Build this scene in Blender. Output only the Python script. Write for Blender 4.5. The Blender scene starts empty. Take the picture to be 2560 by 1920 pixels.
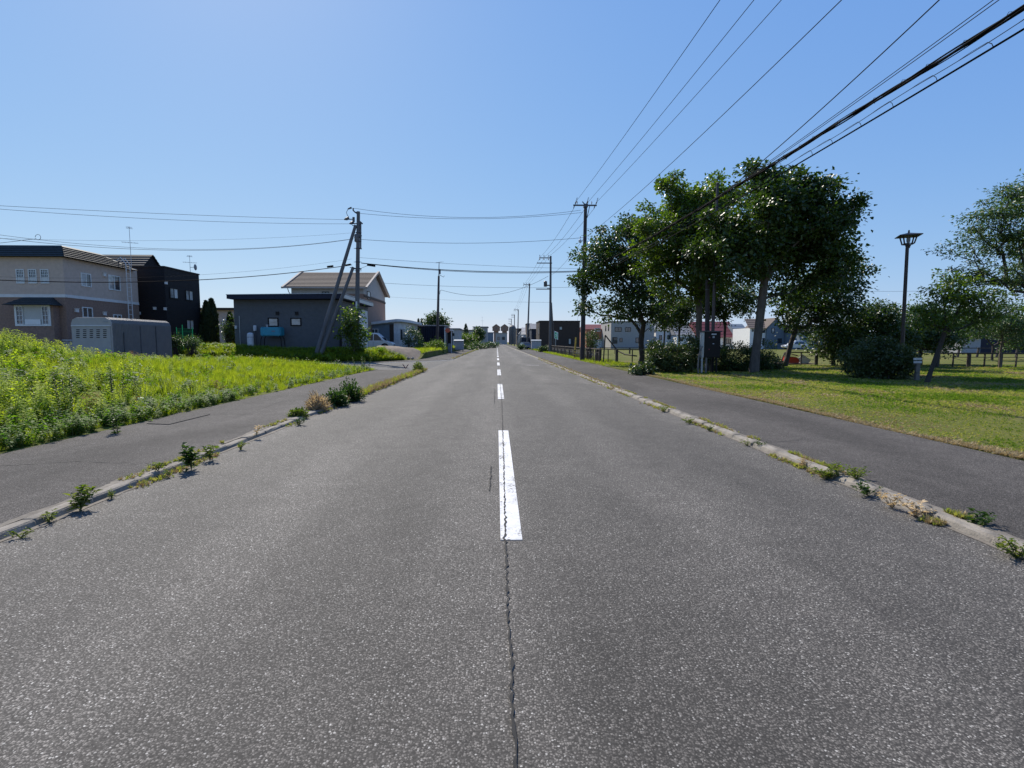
import bpy, bmesh, math, random
import numpy as np
from mathutils import Vector, Matrix
R = math.radians
random.seed(7)
rng = np.random.default_rng(11)
scene = bpy.context.scene
col = scene.collection

# ------------------------------------------------------------------ camera
CAM_H, FOC, PITCH, YAW = 1.5, 1285.0, R(4.67), R(1.69)      # focal length in pixels of a 2560 wide frame
cam = bpy.data.cameras.new('camera')
cam.sensor_width = 36.0
cam.lens = 36.0 * FOC / 2560.0
cam.clip_start, cam.clip_end = 0.05, 6000
camo = bpy.data.objects.new('camera', cam)
camo.location = (0, 0, CAM_H)
camo.rotation_euler = (math.pi / 2 - PITCH, 0, -YAW)
col.objects.link(camo)
scene.camera = camo

# ------------------------------------------------------------------ light
SUN_EL, SUN_AZ = R(44.0), R(-27.0)                          # azimuth from the road direction (+Y), negative = left
w = bpy.data.worlds.new("World")
scene.world = w
w.use_nodes = True
nt = w.node_tree
bg = nt.nodes['Background']
sky = nt.nodes.new('ShaderNodeTexSky')
sky.sky_type = 'NISHITA'
sky.sun_disc = False
sky.sun_elevation = SUN_EL
sky.sun_rotation = SUN_AZ
sky.altitude = 0
sky.air_density = 1.0
sky.dust_density = 0.25
sky.ozone_density = 3.0
# the phone's soft highlight roll-off on the sky: a power curve per channel, the same over the whole dome
SKY = 0.12
DIM = .76                                                   # traded against the exposure below
sep = nt.nodes.new('ShaderNodeSeparateColor'); comb = nt.nodes.new('ShaderNodeCombineColor')
nt.links.new(sky.outputs[0], sep.inputs[0])
for ch, (k_, g_) in enumerate(((.635, .72), (.70, .52), (.875, .19))):
    p_ = nt.nodes.new('ShaderNodeMath'); p_.operation = 'POWER'; p_.inputs[1].default_value = g_
    q_ = nt.nodes.new('ShaderNodeMath'); q_.operation = 'MULTIPLY'; q_.inputs[1].default_value = DIM * k_ * SKY**g_ / SKY
    nt.links.new(sep.outputs[ch], p_.inputs[0]); nt.links.new(p_.outputs[0], q_.inputs[0]); nt.links.new(q_.outputs[0], comb.inputs[ch])
nt.links.new(comb.outputs[0], bg.inputs[0])
bg.inputs[1].default_value = SKY
sun = bpy.data.lights.new('sun', 'SUN')
sun.energy = 5.0
sun.angle = R(0.53)
sun.color = (1.0, 0.93, 0.82)
suno = bpy.data.objects.new('sun', sun)
sd = Vector((math.sin(SUN_AZ) * math.cos(SUN_EL), math.cos(SUN_AZ) * math.cos(SUN_EL), math.sin(SUN_EL)))
suno.rotation_euler = sd.to_track_quat('Z', 'Y').to_euler()
suno.location = sd * 60
col.objects.link(suno)
scene.view_settings.view_transform = 'Standard'
scene.view_settings.look = 'None'
scene.view_settings.exposure = 0.40
scene.view_settings.gamma = 1.0
scene.view_settings.use_curve_mapping = False
scene.cycles.max_bounces = 6
scene.cycles.transparent_max_bounces = 8
scene.cycles.sample_clamp_indirect = 6

# ------------------------------------------------------------------ measuring helpers (photo pixel -> place)
cp, sp, ca, sa = math.cos(PITCH), math.sin(PITCH), math.cos(YAW), math.sin(YAW)
def ray(px, py):
    x, u = (px - 1280) / FOC, (960 - py) / FOC
    yy, zz = cp + u * sp, -sp + u * cp
    return (x * ca + yy * sa, -x * sa + yy * ca, zz)
def P(px, py, Y):
    d = ray(px, py); t = Y / d[1]
    return Vector((d[0] * t, Y, CAM_H + d[2] * t))
def PX(px, py, X):
    d = ray(px, py); t = X / d[0]
    return Vector((X, d[1] * t, CAM_H + d[2] * t))
def G(px, py, z=0.0):
    d = ray(px, py); t = (z - CAM_H) / d[2]
    return Vector((d[0] * t, d[1] * t, z))
def XZ(px, py, Y):
    p = P(px, py, Y); return p.x, p.z

# ------------------------------------------------------------------ object helpers
OFF = {}
def tag(o, label=None, cat=None, group=None, kind=None):
    if label: o['label'] = label
    if cat: o['category'] = cat
    if group: o['group'] = group
    if kind: o['kind'] = kind
    return o
def thing(name, label, cat, loc=(0, 0, 0), group=None):
    o = bpy.data.objects.new(name, None)
    o.location = loc; o.empty_display_size = 0.2
    col.objects.link(o)
    OFF[o.name] = Vector(loc)
    return tag(o, label, cat, group)
class MB:
    def __init__(s): s.V, s.F, s.M, s.m = [], [], [], 0
    def add(s, vs, fs):
        b = len(s.V); s.V += [tuple(v) for v in vs]
        for f in fs: s.F.append(tuple(i + b for i in f)); s.M.append(s.m)
        return s
    def box(s, x0, x1, y0, y1, z0, z1):
        return s.add([(x0,y0,z0),(x1,y0,z0),(x1,y1,z0),(x0,y1,z0),(x0,y0,z1),(x1,y0,z1),(x1,y1,z1),(x0,y1,z1)],
                     [(0,3,2,1),(4,5,6,7),(0,1,5,4),(1,2,6,5),(2,3,7,6),(3,0,4,7)])
    def hexa(s, p):
        return s.add(p, [(0,3,2,1),(4,5,6,7),(0,1,5,4),(1,2,6,5),(2,3,7,6),(3,0,4,7)])
    def bar(s, a, b, wx, wy, up=(0,0,1)):
        a, b = Vector(a), Vector(b); d = (b - a).normalized()
        u = d.cross(Vector(up))
        if u.length < 1e-4: u = d.cross(Vector((0,1,0)))
        u.normalize(); v = u.cross(d)
        u, v = u * wx / 2, v * wy / 2
        return s.hexa([a-u-v, a+u-v, a+u+v, a-u+v, b-u-v, b+u-v, b+u+v, b-u+v])
    def tube(s, pts, r, n=6, cap=True):
        pts = [Vector(p) for p in pts]
        rs = list(r) if hasattr(r, '__len__') else [r] * len(pts)
        vs, fs = [], []
        ref = None
        for i, p in enumerate(pts):
            d = (pts[min(i+1, len(pts)-1)] - pts[max(i-1, 0)]).normalized()
            if ref is None:
                ref = Vector((0,0,1)) if abs(d.z) < .9 else Vector((0,1,0))
            u = d.cross(ref).normalized(); v = u.cross(d).normalized(); ref = v.copy() if abs(v.dot(d)) < .9 else ref
            for k in range(n):
                a = 2 * math.pi * k / n
                vs.append(p + (u * math.cos(a) + v * math.sin(a)) * rs[i])
        for i in range(len(pts)-1):
            for k in range(n):
                k2 = (k+1) % n
                fs.append((i*n+k, i*n+k2, (i+1)*n+k2, (i+1)*n+k))
        if cap:
            fs.append(tuple(range(n-1, -1, -1))); fs.append(tuple((len(pts)-1)*n + k for k in range(n)))
        return s.add(vs, fs)
    def lathe(s, c, prof, n=12):
        c = Vector(c); vs, fs = [], []
        for r, z in prof:
            for k in range(n):
                a = 2*math.pi*k/n; vs.append(c + Vector((r*math.cos(a), r*math.sin(a), z)))
        for i in range(len(prof)-1):
            for k in range(n):
                k2 = (k+1) % n; fs.append((i*n+k, i*n+k2, (i+1)*n+k2, (i+1)*n+k))
        fs.append(tuple(range(n-1,-1,-1))); fs.append(tuple((len(prof)-1)*n+k for k in range(n)))
        return s.add(vs, fs)
    def extr(s, poly, vec):
        n = len(poly); vec = Vector(vec)
        a = [Vector(p) for p in poly]; b = [p + vec for p in a]
        return s.add(a + b, [tuple(range(n-1,-1,-1)), tuple(range(n, 2*n))] + [(i, (i+1)%n, (i+1)%n+n, i+n) for i in range(n)])
    def plan(s, poly, z0, z1):
        return s.extr([(x, y, z0) for x, y in poly], (0, 0, z1 - z0))
    def steps(s, b0, b1, t0, t1, n, lip=.03):
        """slope from bottom edge b0-b1 to top edge t0-t1 in n overlapping courses, each lifted at its lower lip"""
        b0, b1, t0, t1 = map(Vector, (b0, b1, t0, t1))
        nor = (b1-b0).cross(t0-b0).normalized()
        if nor.z < 0: nor = -nor
        for i in range(n):
            f, g = i/n, (i+1)/n
            p, q = b0.lerp(t0, f), b1.lerp(t1, f)
            p2, q2 = b0.lerp(t0, g), b1.lerp(t1, g)
            s.add([p, q, p+nor*lip, q+nor*lip, p2, q2, p2+nor*.004, q2+nor*.004],
                  [(0,1,3,2),(2,3,7,6),(0,2,6,4),(1,5,7,3),(0,4,5,1)])
        return s
    def build(s, name, mats, parent=None, smooth=False, loc=None, bevel=0):
        off = OFF.get(parent.name, Vector()) if parent else Vector(loc or (0,0,0))
        me = bpy.data.meshes.new(name)
        me.from_pydata([Vector(v) - off for v in s.V], [], s.F)
        mats = mats if isinstance(mats, (list, tuple)) else [mats]
        for m in mats: me.materials.append(m)
        if len(mats) > 1: me.polygons.foreach_set('material_index', s.M)
        bm = bmesh.new(); bm.from_mesh(me)
        bmesh.ops.recalc_face_normals(bm, faces=bm.faces)
        if bevel:
            es = [e for e in bm.edges if len(e.link_faces) == 2 and e.calc_face_angle(0) > .5]
            bmesh.ops.bevel(bm, geom=es, offset=bevel, segments=2, affect='EDGES', clamp_overlap=True)
        bm.to_mesh(me); bm.free()
        if smooth:
            me.polygons.foreach_set('use_smooth', [True]*len(me.polygons))
            me.set_sharp_from_angle(angle=R(40))
        o = bpy.data.objects.new(name, me)
        col.objects.link(o)
        if parent: o.parent = parent
        else: o.location = off
        OFF[o.name] = off
        return o

# ------------------------------------------------------------------ materials
def new_mat(name):
    m = bpy.data.materials.new(name); m.use_nodes = True
    t = m.node_tree; b = t.nodes['Principled BSDF']
    return m, t, b
def nd(t, typ, **kw):
    n = t.nodes.new(typ)
    for k, v in kw.items(): setattr(n, k, v)
    return n
def ramp(t, fac, stops):
    n = nd(t, 'ShaderNodeValToRGB'); e = n.color_ramp.elements
    while len(e) < len(stops): e.new(.5)
    for el, (p, c) in zip(e, stops):
        el.position = p; el.color = (c[0], c[1], c[2], 1) if hasattr(c, '__len__') else (c, c, c, 1)
    t.links.new(fac, n.inputs[0]); return n.outputs[0]
def noise(t, scale, detail=4, rough=.6, vec=None, dist=0):
    n = nd(t, 'ShaderNodeTexNoise'); n.inputs['Scale'].default_value = scale
    n.inputs['Detail'].default_value = detail; n.inputs['Roughness'].default_value = rough; n.inputs['Distortion'].default_value = dist
    if vec is not None: t.links.new(vec, n.inputs['Vector'])
    return n.outputs[0]
def objco(t, scale=None):
    c = nd(t, 'ShaderNodeTexCoord').outputs['Object']
    if scale:
        m = nd(t, 'ShaderNodeMapping'); m.inputs['Scale'].default_value = scale
        t.links.new(c, m.inputs[0]); c = m.outputs[0]
    return c
def mixc(t, fac, a, b, mode='MIX'):
    n = nd(t, 'ShaderNodeMix', data_type='RGBA', blend_type=mode)
    for sock, v in ((n.inputs[0], fac), (n.inputs[6], a), (n.inputs[7], b)):
        if hasattr(v, 'links'): t.links.new(v, sock)
        elif hasattr(v, '__len__'): sock.default_value = (v[0], v[1], v[2], 1)
        else: sock.default_value = v
    return n.outputs[2]
def bump(t, b, h, strength, dist=.01):
    n = nd(t, 'ShaderNodeBump'); n.inputs['Strength'].default_value = strength; n.inputs['Distance'].default_value = dist
    t.links.new(h, n.inputs['Height']); t.links.new(n.outputs[0], b.inputs['Normal'])
def pmat(name, c, rough=.6, var=.18, scale=1.5, bmp=0, bscale=60, metal=0, stretch=None, spec=.5, lines=None):
    m, t, b = new_mat(name)
    co = objco(t, stretch)
    f = noise(t, scale, 6, .65, co)
    lo = [x*(1-var) for x in c]; hi = [min(1, x*(1+var)) for x in c]
    cc = ramp(t, f, [(.3, lo), (.7, hi)])
    if lines:                                                    # fine board joints: (axis, spacing, depth)
        ax, spc, dep = lines
        s = nd(t, 'ShaderNodeSeparateXYZ'); t.links.new(objco(t), s.inputs[0])
        mm = nd(t, 'ShaderNodeMath', operation='MULTIPLY'); mm.inputs[1].default_value = 1/spc; t.links.new(s.outputs[ax], mm.inputs[0])
        fr = nd(t, 'ShaderNodeMath', operation='FRACT'); t.links.new(mm.outputs[0], fr.inputs[0])
        ln = ramp(t, fr.outputs[0], [(0, 0), (.08, 1)])
        bump(t, b, ln, .8, dep)
    elif bmp: bump(t, b, noise(t, bscale, 3, .6, co), bmp, .01)
    t.links.new(cc, b.inputs['Base Color'])
    b.inputs['Roughness'].default_value = rough; b.inputs['Metallic'].default_value = metal
    b.inputs['Specular IOR Level'].default_value = spec
    return m
def leafmat(name, a, bcol, trans=.35, tcol=None, rough=.42, attr=True, spec=.5):
    m, t, b = new_mat(name)
    if attr: f = nd(t, 'ShaderNodeAttribute', attribute_name='tint').outputs['Fac']
    else: f = nd(t, 'ShaderNodeObjectInfo').outputs['Random']
    c = mixc(t, f, a, bcol)
    t.links.new(c, b.inputs['Base Color']); b.inputs['Roughness'].default_value = rough
    b.inputs['Specular IOR Level'].default_value = spec
    tr = nd(t, 'ShaderNodeBsdfTranslucent')
    tc = mixc(t, 1.0, c, tcol or (1.5, 1.9, .5), 'MULTIPLY'); t.links.new(tc, tr.inputs[0])
    mx = nd(t, 'ShaderNodeMixShader'); mx.inputs[0].default_value = trans
    t.links.new(b.outputs[0], mx.inputs[1]); t.links.new(tr.outputs[0], mx.inputs[2])
    t.links.new(mx.outputs[0], t.nodes['Material Output'].inputs[0])
    return m

def asphalt(name, base, stone, patch, dens=.62, sc=95, tracks=True, dark=.5, rough=.74, spec=.45):
    m, t, b = new_mat(name)
    co = objco(t)
    v = nd(t, 'ShaderNodeTexVoronoi'); v.inputs['Scale'].default_value = sc; v.inputs['Randomness'].default_value = 1
    wob_ = nd(t, 'ShaderNodeVectorMath', operation='MULTIPLY_ADD'); nz_ = nd(t, 'ShaderNodeTexNoise'); nz_.inputs['Scale'].default_value = sc*1.6; nz_.inputs['Detail'].default_value = 2
    t.links.new(co, nz_.inputs['Vector']); t.links.new(nz_.outputs['Color'], wob_.inputs[0]); wob_.inputs[1].default_value = (.9/sc, .9/sc, .9/sc); t.links.new(co, wob_.inputs[2])
    t.links.new(wob_.outputs[0], v.inputs['Vector'])
    s = nd(t, 'ShaderNodeSeparateColor'); t.links.new(v.outputs['Color'], s.inputs[0])
    tone = ramp(t, s.outputs[0], [(0, [x*dark*.8 for x in base]), (.35, [x*.85 for x in base]), (.75, [x*1.35 for x in base]), (.94, [x*1.8 for x in base]), (.965, stone), (1, [x*1.3 for x in stone])])
    core = ramp(t, v.outputs['Distance'], [(.40, 1), (.56, 0)])
    c = mixc(t, core, [x*dark*.75 for x in base], tone)
    fine = ramp(t, noise(t, sc*.55, 5, .75, co), [(.30, .45), (.5, 1.0), (.70, 1.6)])
    c = mixc(t, 1, c, fine, 'MULTIPLY')
    big = ramp(t, noise(t, .55, 5, .6, objco(t, (1, .28, 1)), .6), [(.3, 1-patch), (.7, 1+patch)])
    c = mixc(t, 1, c, big, 'MULTIPLY')
    med = ramp(t, noise(t, 3.2, 4, .7, co), [(.25, .80), (.75, 1.18)])
    c = mixc(t, 1, c, med, 'MULTIPLY')
    if tracks:                                                  # polished wheel paths along the road
        sx = nd(t, 'ShaderNodeSeparateXYZ'); t.links.new(co, sx.inputs[0])
        wob = nd(t, 'ShaderNodeMath', operation='MULTIPLY_ADD'); t.links.new(noise(t, .25, 2, .5, objco(t, (.2, 1, 1))), wob.inputs[0]); wob.inputs[1].default_value = 1.2
        t.links.new(sx.outputs[0], wob.inputs[2])
        wv = nd(t, 'ShaderNodeMath', operation='SINE')
        ml = nd(t, 'ShaderNodeMath', operation='MULTIPLY'); ml.inputs[1].default_value = 3.4; t.links.new(wob.outputs[0], ml.inputs[0]); t.links.new(ml.outputs[0], wv.inputs[0])
        tr = ramp(t, wv.outputs[0], [(0, .88), (1, 1.12)])
        c = mixc(t, 1, c, tr, 'MULTIPLY')
    t.links.new(c, b.inputs['Base Color']); b.inputs['Roughness'].default_value = rough
    b.inputs['Specular IOR Level'].default_value = spec
    bump(t, b, v.outputs['Distance'], -.75, .006)
    return m

M = {}
M['road'] = asphalt('road_asphalt', (.118, .108, .096), (.30, .285, .26), .24, sc=104, rough=.84, spec=.34)
M['walk'] = asphalt('sidewalk_asphalt', (.098, .089, .081), (.18, .17, .16), .32, sc=130, tracks=False, dark=.6, rough=.92, spec=.2)
M['side'] = asphalt('side_road_asphalt', (.10, .097, .092), (.2, .2, .19), .15, tracks=False, rough=.85, spec=.3)
def paintmat():
    m, t, b = new_mat('road_paint')
    co = objco(t)
    n1 = noise(t, 38, 5, .7, co); n2 = noise(t, 2.2, 4, .6, co)
    wear = nd(t, 'ShaderNodeMath', operation='ADD'); t.links.new(n1, wear.inputs[0]); t.links.new(n2, wear.inputs[1])
    chip = ramp(t, wear.outputs[0], [(.85, 0), (.93, 1)])
    tone = ramp(t, noise(t, 9, 4, .6, co), [(.3, .46), (.7, .66)])
    t.links.new(mixc(t, chip, (.12, .115, .11), tone), b.inputs['Base Color']); b.inputs['Roughness'].default_value = .7
    bump(t, b, n1, .6, .006)
    return m
M['paint'] = paintmat()
M['tar'] = pmat('crack_dark', (.018, .017, .016), .9, .3, 20)
M['kerb'] = pmat('kerb_concrete', (.205, .182, .152), .92, .55, 3.5, .7, 60)
M['concrete'] = pmat('pale_concrete', (.4, .39, .37), .85, .2, 3, .3, 60)
M['pole'] = pmat('pole_concrete', (.115, .11, .108), .8, .25, 2.5, .2, 50, stretch=(1, 1, .25))
M['poledark'] = pmat('dark_weathered_pole', (.05, .04, .038), .85, .25, 2.5, .2, 50, stretch=(1, 1, .25))
M['polesteel'] = pmat('pole_brown_steel', (.055, .04, .038), .5, .2, 3)
M['dsteel'] = pmat('dark_steel', (.07, .072, .078), .5, .2, 4)
M['galv'] = pmat('galvanised_steel', (.35, .36, .37), .42, .15, 6, metal=.4)
M['cable'] = pmat('cable_sheath', (.008, .008, .009), .9, .1, 5, spec=.08)
M['wire'] = pmat('wire_conductor', (.016, .018, .024), .85, .1, 5, spec=.12)
M['porcelain'] = pmat('porcelain', (.6, .62, .62), .25, .1, 5)
M['beige'] = pmat('beige_siding', (.50, .385, .315), .8, .10, 4, .3, 45)
M['brownwall'] = pmat('brown_textured_wall', (.235, .15, .112), .85, .25, 9, .5, 30)
M['trim'] = pmat('pale_trim', (.62, .60, .58), .6, .08, 4)
M['verge'] = pmat('sun_bleached_verge', (.34, .30, .265), .8, .1, 4, spec=.2)
M['dust'] = pmat('gutter_dust', (.155, .135, .11), .95, .4, 6, .6, 50)
M['wframe'] = pmat('white_window_frame', (.66, .66, .64), .45, .06, 4)
M['dframe'] = pmat('dark_window_frame', (.012, .010, .010), .6, .1, 4, spec=.3)
M['greyframe'] = pmat('grey_window_frame', (.28, .28, .28), .5, .1, 4)
M['roofdark'] = pmat('dark_green_metal_roof', (.022, .030, .033), .6, .2, 3, spec=.28)
M['roofbrown'] = pmat('brown_shingle_roof', (.13, .105, .09), .85, .22, 5, spec=.15)
M['black'] = pmat('black_siding', (.012, .011, .013), .7, .2, 3, lines=(2, .3, .01), spec=.25)
M['navy'] = pmat('navy_metal', (.010, .013, .030), .6, .25, 3, spec=.3)
M['greywall'] = pmat('slate_grey_siding', (.105, .108, .112), .8, .10, 3, lines=(2, .16, .012), spec=.3)
M['bluegrey'] = pmat('blue_grey_siding', (.13, .17, .215), .7, .12, 3, lines=(2, .2, .01))
M['shed'] = pmat('grey_garage_steel', (.15, .142, .138), .55, .1, 2, spec=.35)
M['shedfront_lit'] = pmat('garage_front_steel_lit', (.38, .345, .32), .65, .08, 2, spec=.25)  # garage front coloured paler than the sides for the light falling on it
M['tank'] = pmat('turquoise_tank_paint', (.015, .24, .33), .4, .12, 4)
M['white'] = pmat('white_wall', (.74, .73, .71), .7, .08, 3)
M['offwhite'] = pmat('weathered_white', (.56, .56, .56), .7, .18, 4)
M['greyhouse'] = pmat('warm_grey_wall', (.33, .315, .30), .75, .1, 3)
M['brownbox'] = pmat('dark_brown_wall', (.05, .035, .028), .75, .15, 3, lines=(2, .3, .01), spec=.3)
M['orange'] = pmat('orange_brown_wall', (.44, .17, .095), .75, .15, 3)
M['redroof'] = pmat('maroon_metal_roof', (.15, .04, .05), .75, .12, 3, spec=.2)
M['red'] = pmat('faded_red_paint', (.5, .045, .03), .4, .12, 4)
M['orangepaint'] = pmat('faded_orange_paint', (.55, .10, .04), .5, .15, 5)
M['greyroof'] = pmat('grey_metal_roof', (.20, .205, .22), .7, .15, 3, spec=.25)
M['palegrey'] = pmat('pale_grey_wall', (.33, .33, .34), .7, .1, 3)
M['wood'] = pmat('dark_weathered_wood', (.055, .043, .036), .8, .35, 6, .3, 40, stretch=(1, 1, .3))
M['railwood'] = pmat('grey_rail_wood', (.15, .135, .12), .7, .3, 5)
M['cabinet'] = pmat('dark_brown_cabinet_paint', (.010, .008, .008), .6, .2, 4, spec=.25)
M['lampbrown'] = pmat('dark_brown_lamp_paint', (.035, .022, .02), .45, .15, 4)
M['yellow'] = pmat('yellow_guard', (.55, .36, .05), .6, .2, 6)
M['bark'] = pmat('grey_brown_bark', (.105, .085, .068), .92, .4, 6, .9, 26, stretch=(1, 1, .35))
M['darkbark'] = pmat('dark_bark', (.045, .036, .03), .92, .35, 6, .9, 26, stretch=(1, 1, .35))
M['stem'] = pmat('weed_stem', (.10, .12, .035), .7, .3, 8)
M['drystem'] = pmat('dry_stem', (.3, .2, .1), .8, .3, 8)
M['tyre'] = pmat('tyre_rubber', (.015, .015, .015), .85, .1, 5)
M['rim'] = pmat('alloy_rim', (.45, .45, .46), .35, .1, 5, metal=.6)
M['carwhite'] = pmat('white_car_paint', (.72, .73, .74), .22, .03, 2)
M['carblue'] = pmat('dark_blue_car_paint', (.012, .022, .04), .4, .05, 2, spec=.3)
M['stone'] = pmat('rubble_stone', (.28, .25, .21), .9, .35, 6, .6, 30)
M['soil'] = pmat('bare_soil', (.16, .125, .095), .95, .35, 3, .8, 25)
M['plastic'] = pmat('crumpled_white_plastic', (.7, .68, .6), .4, .15, 8)
M['curtain'] = pmat('curtain_behind_glass', (.55, .55, .53), .35, .12, 6, stretch=(6, 6, .3))
M['blind'] = pmat('pale_blind', (.42, .42, .40), .35, .06, 3)
def glassmat(name, c):
    m, t, b = new_mat(name)
    cc = ramp(t, noise(t, 2.0, 3, .5, objco(t)), [(.35, [x*.6 for x in c]), (.65, [x*1.3 for x in c])])
    t.links.new(cc, b.inputs['Base Color']); b.inputs['Roughness'].default_value = .04
    b.inputs['Specular IOR Level'].default_value = .8; b.inputs['Coat Weight'].default_value = .4; b.inputs['Coat Roughness'].default_value = .03
    return m
M['glass'] = glassmat('window_glass', (.035, .045, .055))
M['glasspale'] = glassmat('frosted_window_glass', (.30, .31, .30))
M['signgreen'] = pmat('sign_green', (.02, .5, .14), .5, .05, 3)
M['signwhite'] = pmat('sign_white', (.88, .9, .88), .5, .04, 3)
M['headlamp'] = glassmat('headlamp_glass', (.4, .43, .45))
def groundmat():
    m, t, b = new_mat('rough_ground')
    co = objco(t)
    f = noise(t, .35, 6, .65, co)
    c = ramp(t, f, [(.3, (.085, .10, .022)), (.5, (.11, .12, .028)), (.62, (.15, .135, .05)), (.75, (.18, .15, .08))])
    f2 = ramp(t, noise(t, 14, 5, .7, co), [(.3, .6), (.7, 1.3)])
    t.links.new(mixc(t, 1, c, f2, 'MULTIPLY'), b.inputs['Base Color'])
    b.inputs['Roughness'].default_value = .95; b.inputs['Specular IOR Level'].default_value = .1
    bump(t, b, noise(t, 9, 5, .7, co), .8, .05)
    return m
M['ground'] = groundmat()
M['maple'] = leafmat('tree_leaf', (.026, .050, .011), (.062, .092, .018), .28)
M['maplelight'] = leafmat('light_tree_leaf', (.050, .085, .012), (.115, .145, .022), .40)
M['airy'] = leafmat('grey_green_leaf', (.042, .075, .036), (.09, .125, .05), .32)
M['bushleaf'] = leafmat('bush_leaf', (.026, .045, .012), (.085, .105, .032), .2, rough=.38)
M['conifer'] = leafmat('conifer_leaf', (.014, .030, .012), (.028, .05, .018), .12, rough=.6)
M['farleaf'] = leafmat('far_leaf', (.035, .06, .02), (.075, .11, .03), .25)
M['gold'] = leafmat('goldenrod_leaf', (.135, .245, .026), (.28, .37, .042), .57, attr=False, rough=.7, tcol=(1.45, 1.6, .4), spec=.12)
M['gold2'] = leafmat('young_goldenrod_leaf', (.27, .37, .045), (.40, .45, .08), .54, attr=False, rough=.7, tcol=(1.4, 1.4, .4), spec=.12)
M['weedleaf'] = leafmat('broad_weed_leaf', (.065, .13, .02), (.15, .22, .03), .46, attr=False, rough=.6, spec=.15)
M['rust'] = leafmat('rusty_leaf', (.14, .07, .02), (.20, .12, .035), .3, attr=False, tcol=(1.4, 1.2, .5), spec=.1, rough=.8)
M['grass'] = leafmat('tall_grass_blade', (.15, .215, .026), (.26, .29, .05), .55, attr=False, rough=.65, tcol=(1.5, 1.55, .4), spec=.12)
M['lawn'] = leafmat('lawn_blade', (.185, .235, .055), (.37, .35, .13), .48, attr=False, rough=.7, tcol=(1.4, 1.42, .5), spec=.1)
M['lawngreen'] = leafmat('green_lawn_blade', (.085, .165, .02), (.17, .23, .04), .48, attr=False, rough=.7, tcol=(1.4, 1.5, .4), spec=.1)
M['dry'] = leafmat('dry_blade', (.30, .22, .11), (.38, .31, .17), .3, attr=False, rough=.7, tcol=(1.2, 1.1, .8))
M['kerbweed'] = leafmat('kerb_weed_leaf', (.07, .105, .022), (.17, .17, .04), .38, attr=True, rough=.6, spec=.2)
M['darkweed'] = leafmat('dark_weed_leaf', (.028, .055, .015), (.055, .09, .022), .3, attr=True, rough=.55, spec=.25)
M['straw'] = leafmat('straw_blade', (.50, .39, .26), (.62, .52, .36), .4, attr=True, rough=.7, tcol=(1.2, 1.1, .8))
M['yleaf'] = leafmat('yellow_leaf', (.42, .36, .02), (.5, .44, .03), .4, attr=False, tcol=(1.3, 1.3, .4))
M['petal'] = pmat('white_petal', (.75, .74, .66), .6, .1, 8)

# ------------------------------------------------------------------ ground and road
def sm(x): x = min(1, max(0, x)); return x*x*(3-2*x)
def H(x, y):
    if x > 6.45:
        return .07 + .03*math.sin(x*.9+y*.31)*math.sin(y*.53) if y < 40 else .07
    if x > -6.45: return -.08
    if y < 28.2:
        e = sm((-x-6.45)/6.5)
        z = .05 + .44*e + 1.15*math.exp(-((x+18)/3.2)**2-((y-16)/4.5)**2) + .25*sm((-x-19)/8)
        return .02 + (z-.02)*sm((28.2-y)/2.2) if x > -40 else z
    if y < 37.6 and x > -9: return -.08
    if y < 38.1: return -.08
    d = min((-(x+9)*4.7+(y-38.3)*2.55)/5.35, y-38.1) if x > -9 else y-38.1
    if d < 0: return -.08
    return .07 + .52*sm(d/2.2)*(1 if y < 95 else max(0, 1-(y-95)/30)) + (.3*sm((-x-16)/6) if y < 60 else 0)
xs = [-2500,-900,-300,-120,-70,-52] + list(np.arange(-44, -6.6, .7)) + [-6.46,-6.44, 6.44, 6.46] + list(np.arange(7.4, 40, 1.3)) + [50,70,120,300,900,2500]
ys = [-40,-20] + list(np.arange(-12, 62, .8)) + [66,72,80,95,110,125,160,300,700,1500,3500]
nx = len(xs)
g = MB()
g.add([(x, y, H(x, y)) for y in ys for x in xs],
      [(j*nx+i, j*nx+i+1, (j+1)*nx+i+1, (j+1)*nx+i) for j in range(len(ys)-1) for i in range(nx-1)])
tag(g.build('ground', M['ground'], smooth=True), 'rough green and earthy ground of the verges and lots', None, None, 'structure')

road = MB(); road.add([(-3.75,-12,0),(3.66,-12,0),(3.66,420,0),(-3.75,420,0)], [(0,1,2,3)])
road = tag(road.build('road', M['road']), 'straight grey asphalt road with a dashed white centre line', None, None, 'structure')
for k in range(36):
    y = 3.79 + 9.7*k
    w2 = .083
    cx = .108
    m = MB(); m.box(cx-w2, cx+w2, y, y+4.85, .0005, .005)
    m.build('lane_dash', M['paint'], road)
def ribbon(pts, wd, z=.0085, jit=.3, seed=1):
    r = random.Random(seed); m = MB(); vs = []
    for i, p in enumerate(pts):
        ww = wd*(1+r.uniform(-.7, .7)); o = r.uniform(-jit, jit)*wd
        vs += [(p[0]-ww/2+o, p[1], z), (p[0]+ww/2+o, p[1], z)]
    m.add(vs, [(2*i, 2*i+1, 2*i+3, 2*i+2) for i in range(len(pts)-1)])
    return m
def crackline(kn, step, seed):
    pts = []; r = random.Random(seed)
    for (x0,y0),(x1,y1) in zip(kn, kn[1:]):
        n = max(2, int((y1-y0)/step))
        for i in range(n): f = i/n; pts.append((x0+(x1-x0)*f + r.gauss(0,.004), y0+(y1-y0)*f))
    return pts
kn = [tuple(G(*p)[:2]) for p in ((1293,1935),(1283,1760),(1275,1600),(1268,1480),(1264,1365),(1262,1260),(1259,1140),(1254,1000))]
kn = [(kn[0][0]+.02, .9)] + kn + [(.11, 22), (.10, 34)]
ribbon(crackline(kn, .035, 3), .011, jit=.3, seed=4).build('centre_crack', M['tar'], road)
ribbon(crackline([tuple(G(1224,1228)[:2]), tuple(G(1228,1165)[:2])], .03, 5), .011, jit=.6, seed=6).build('short_crack', M['tar'], road)
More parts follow.
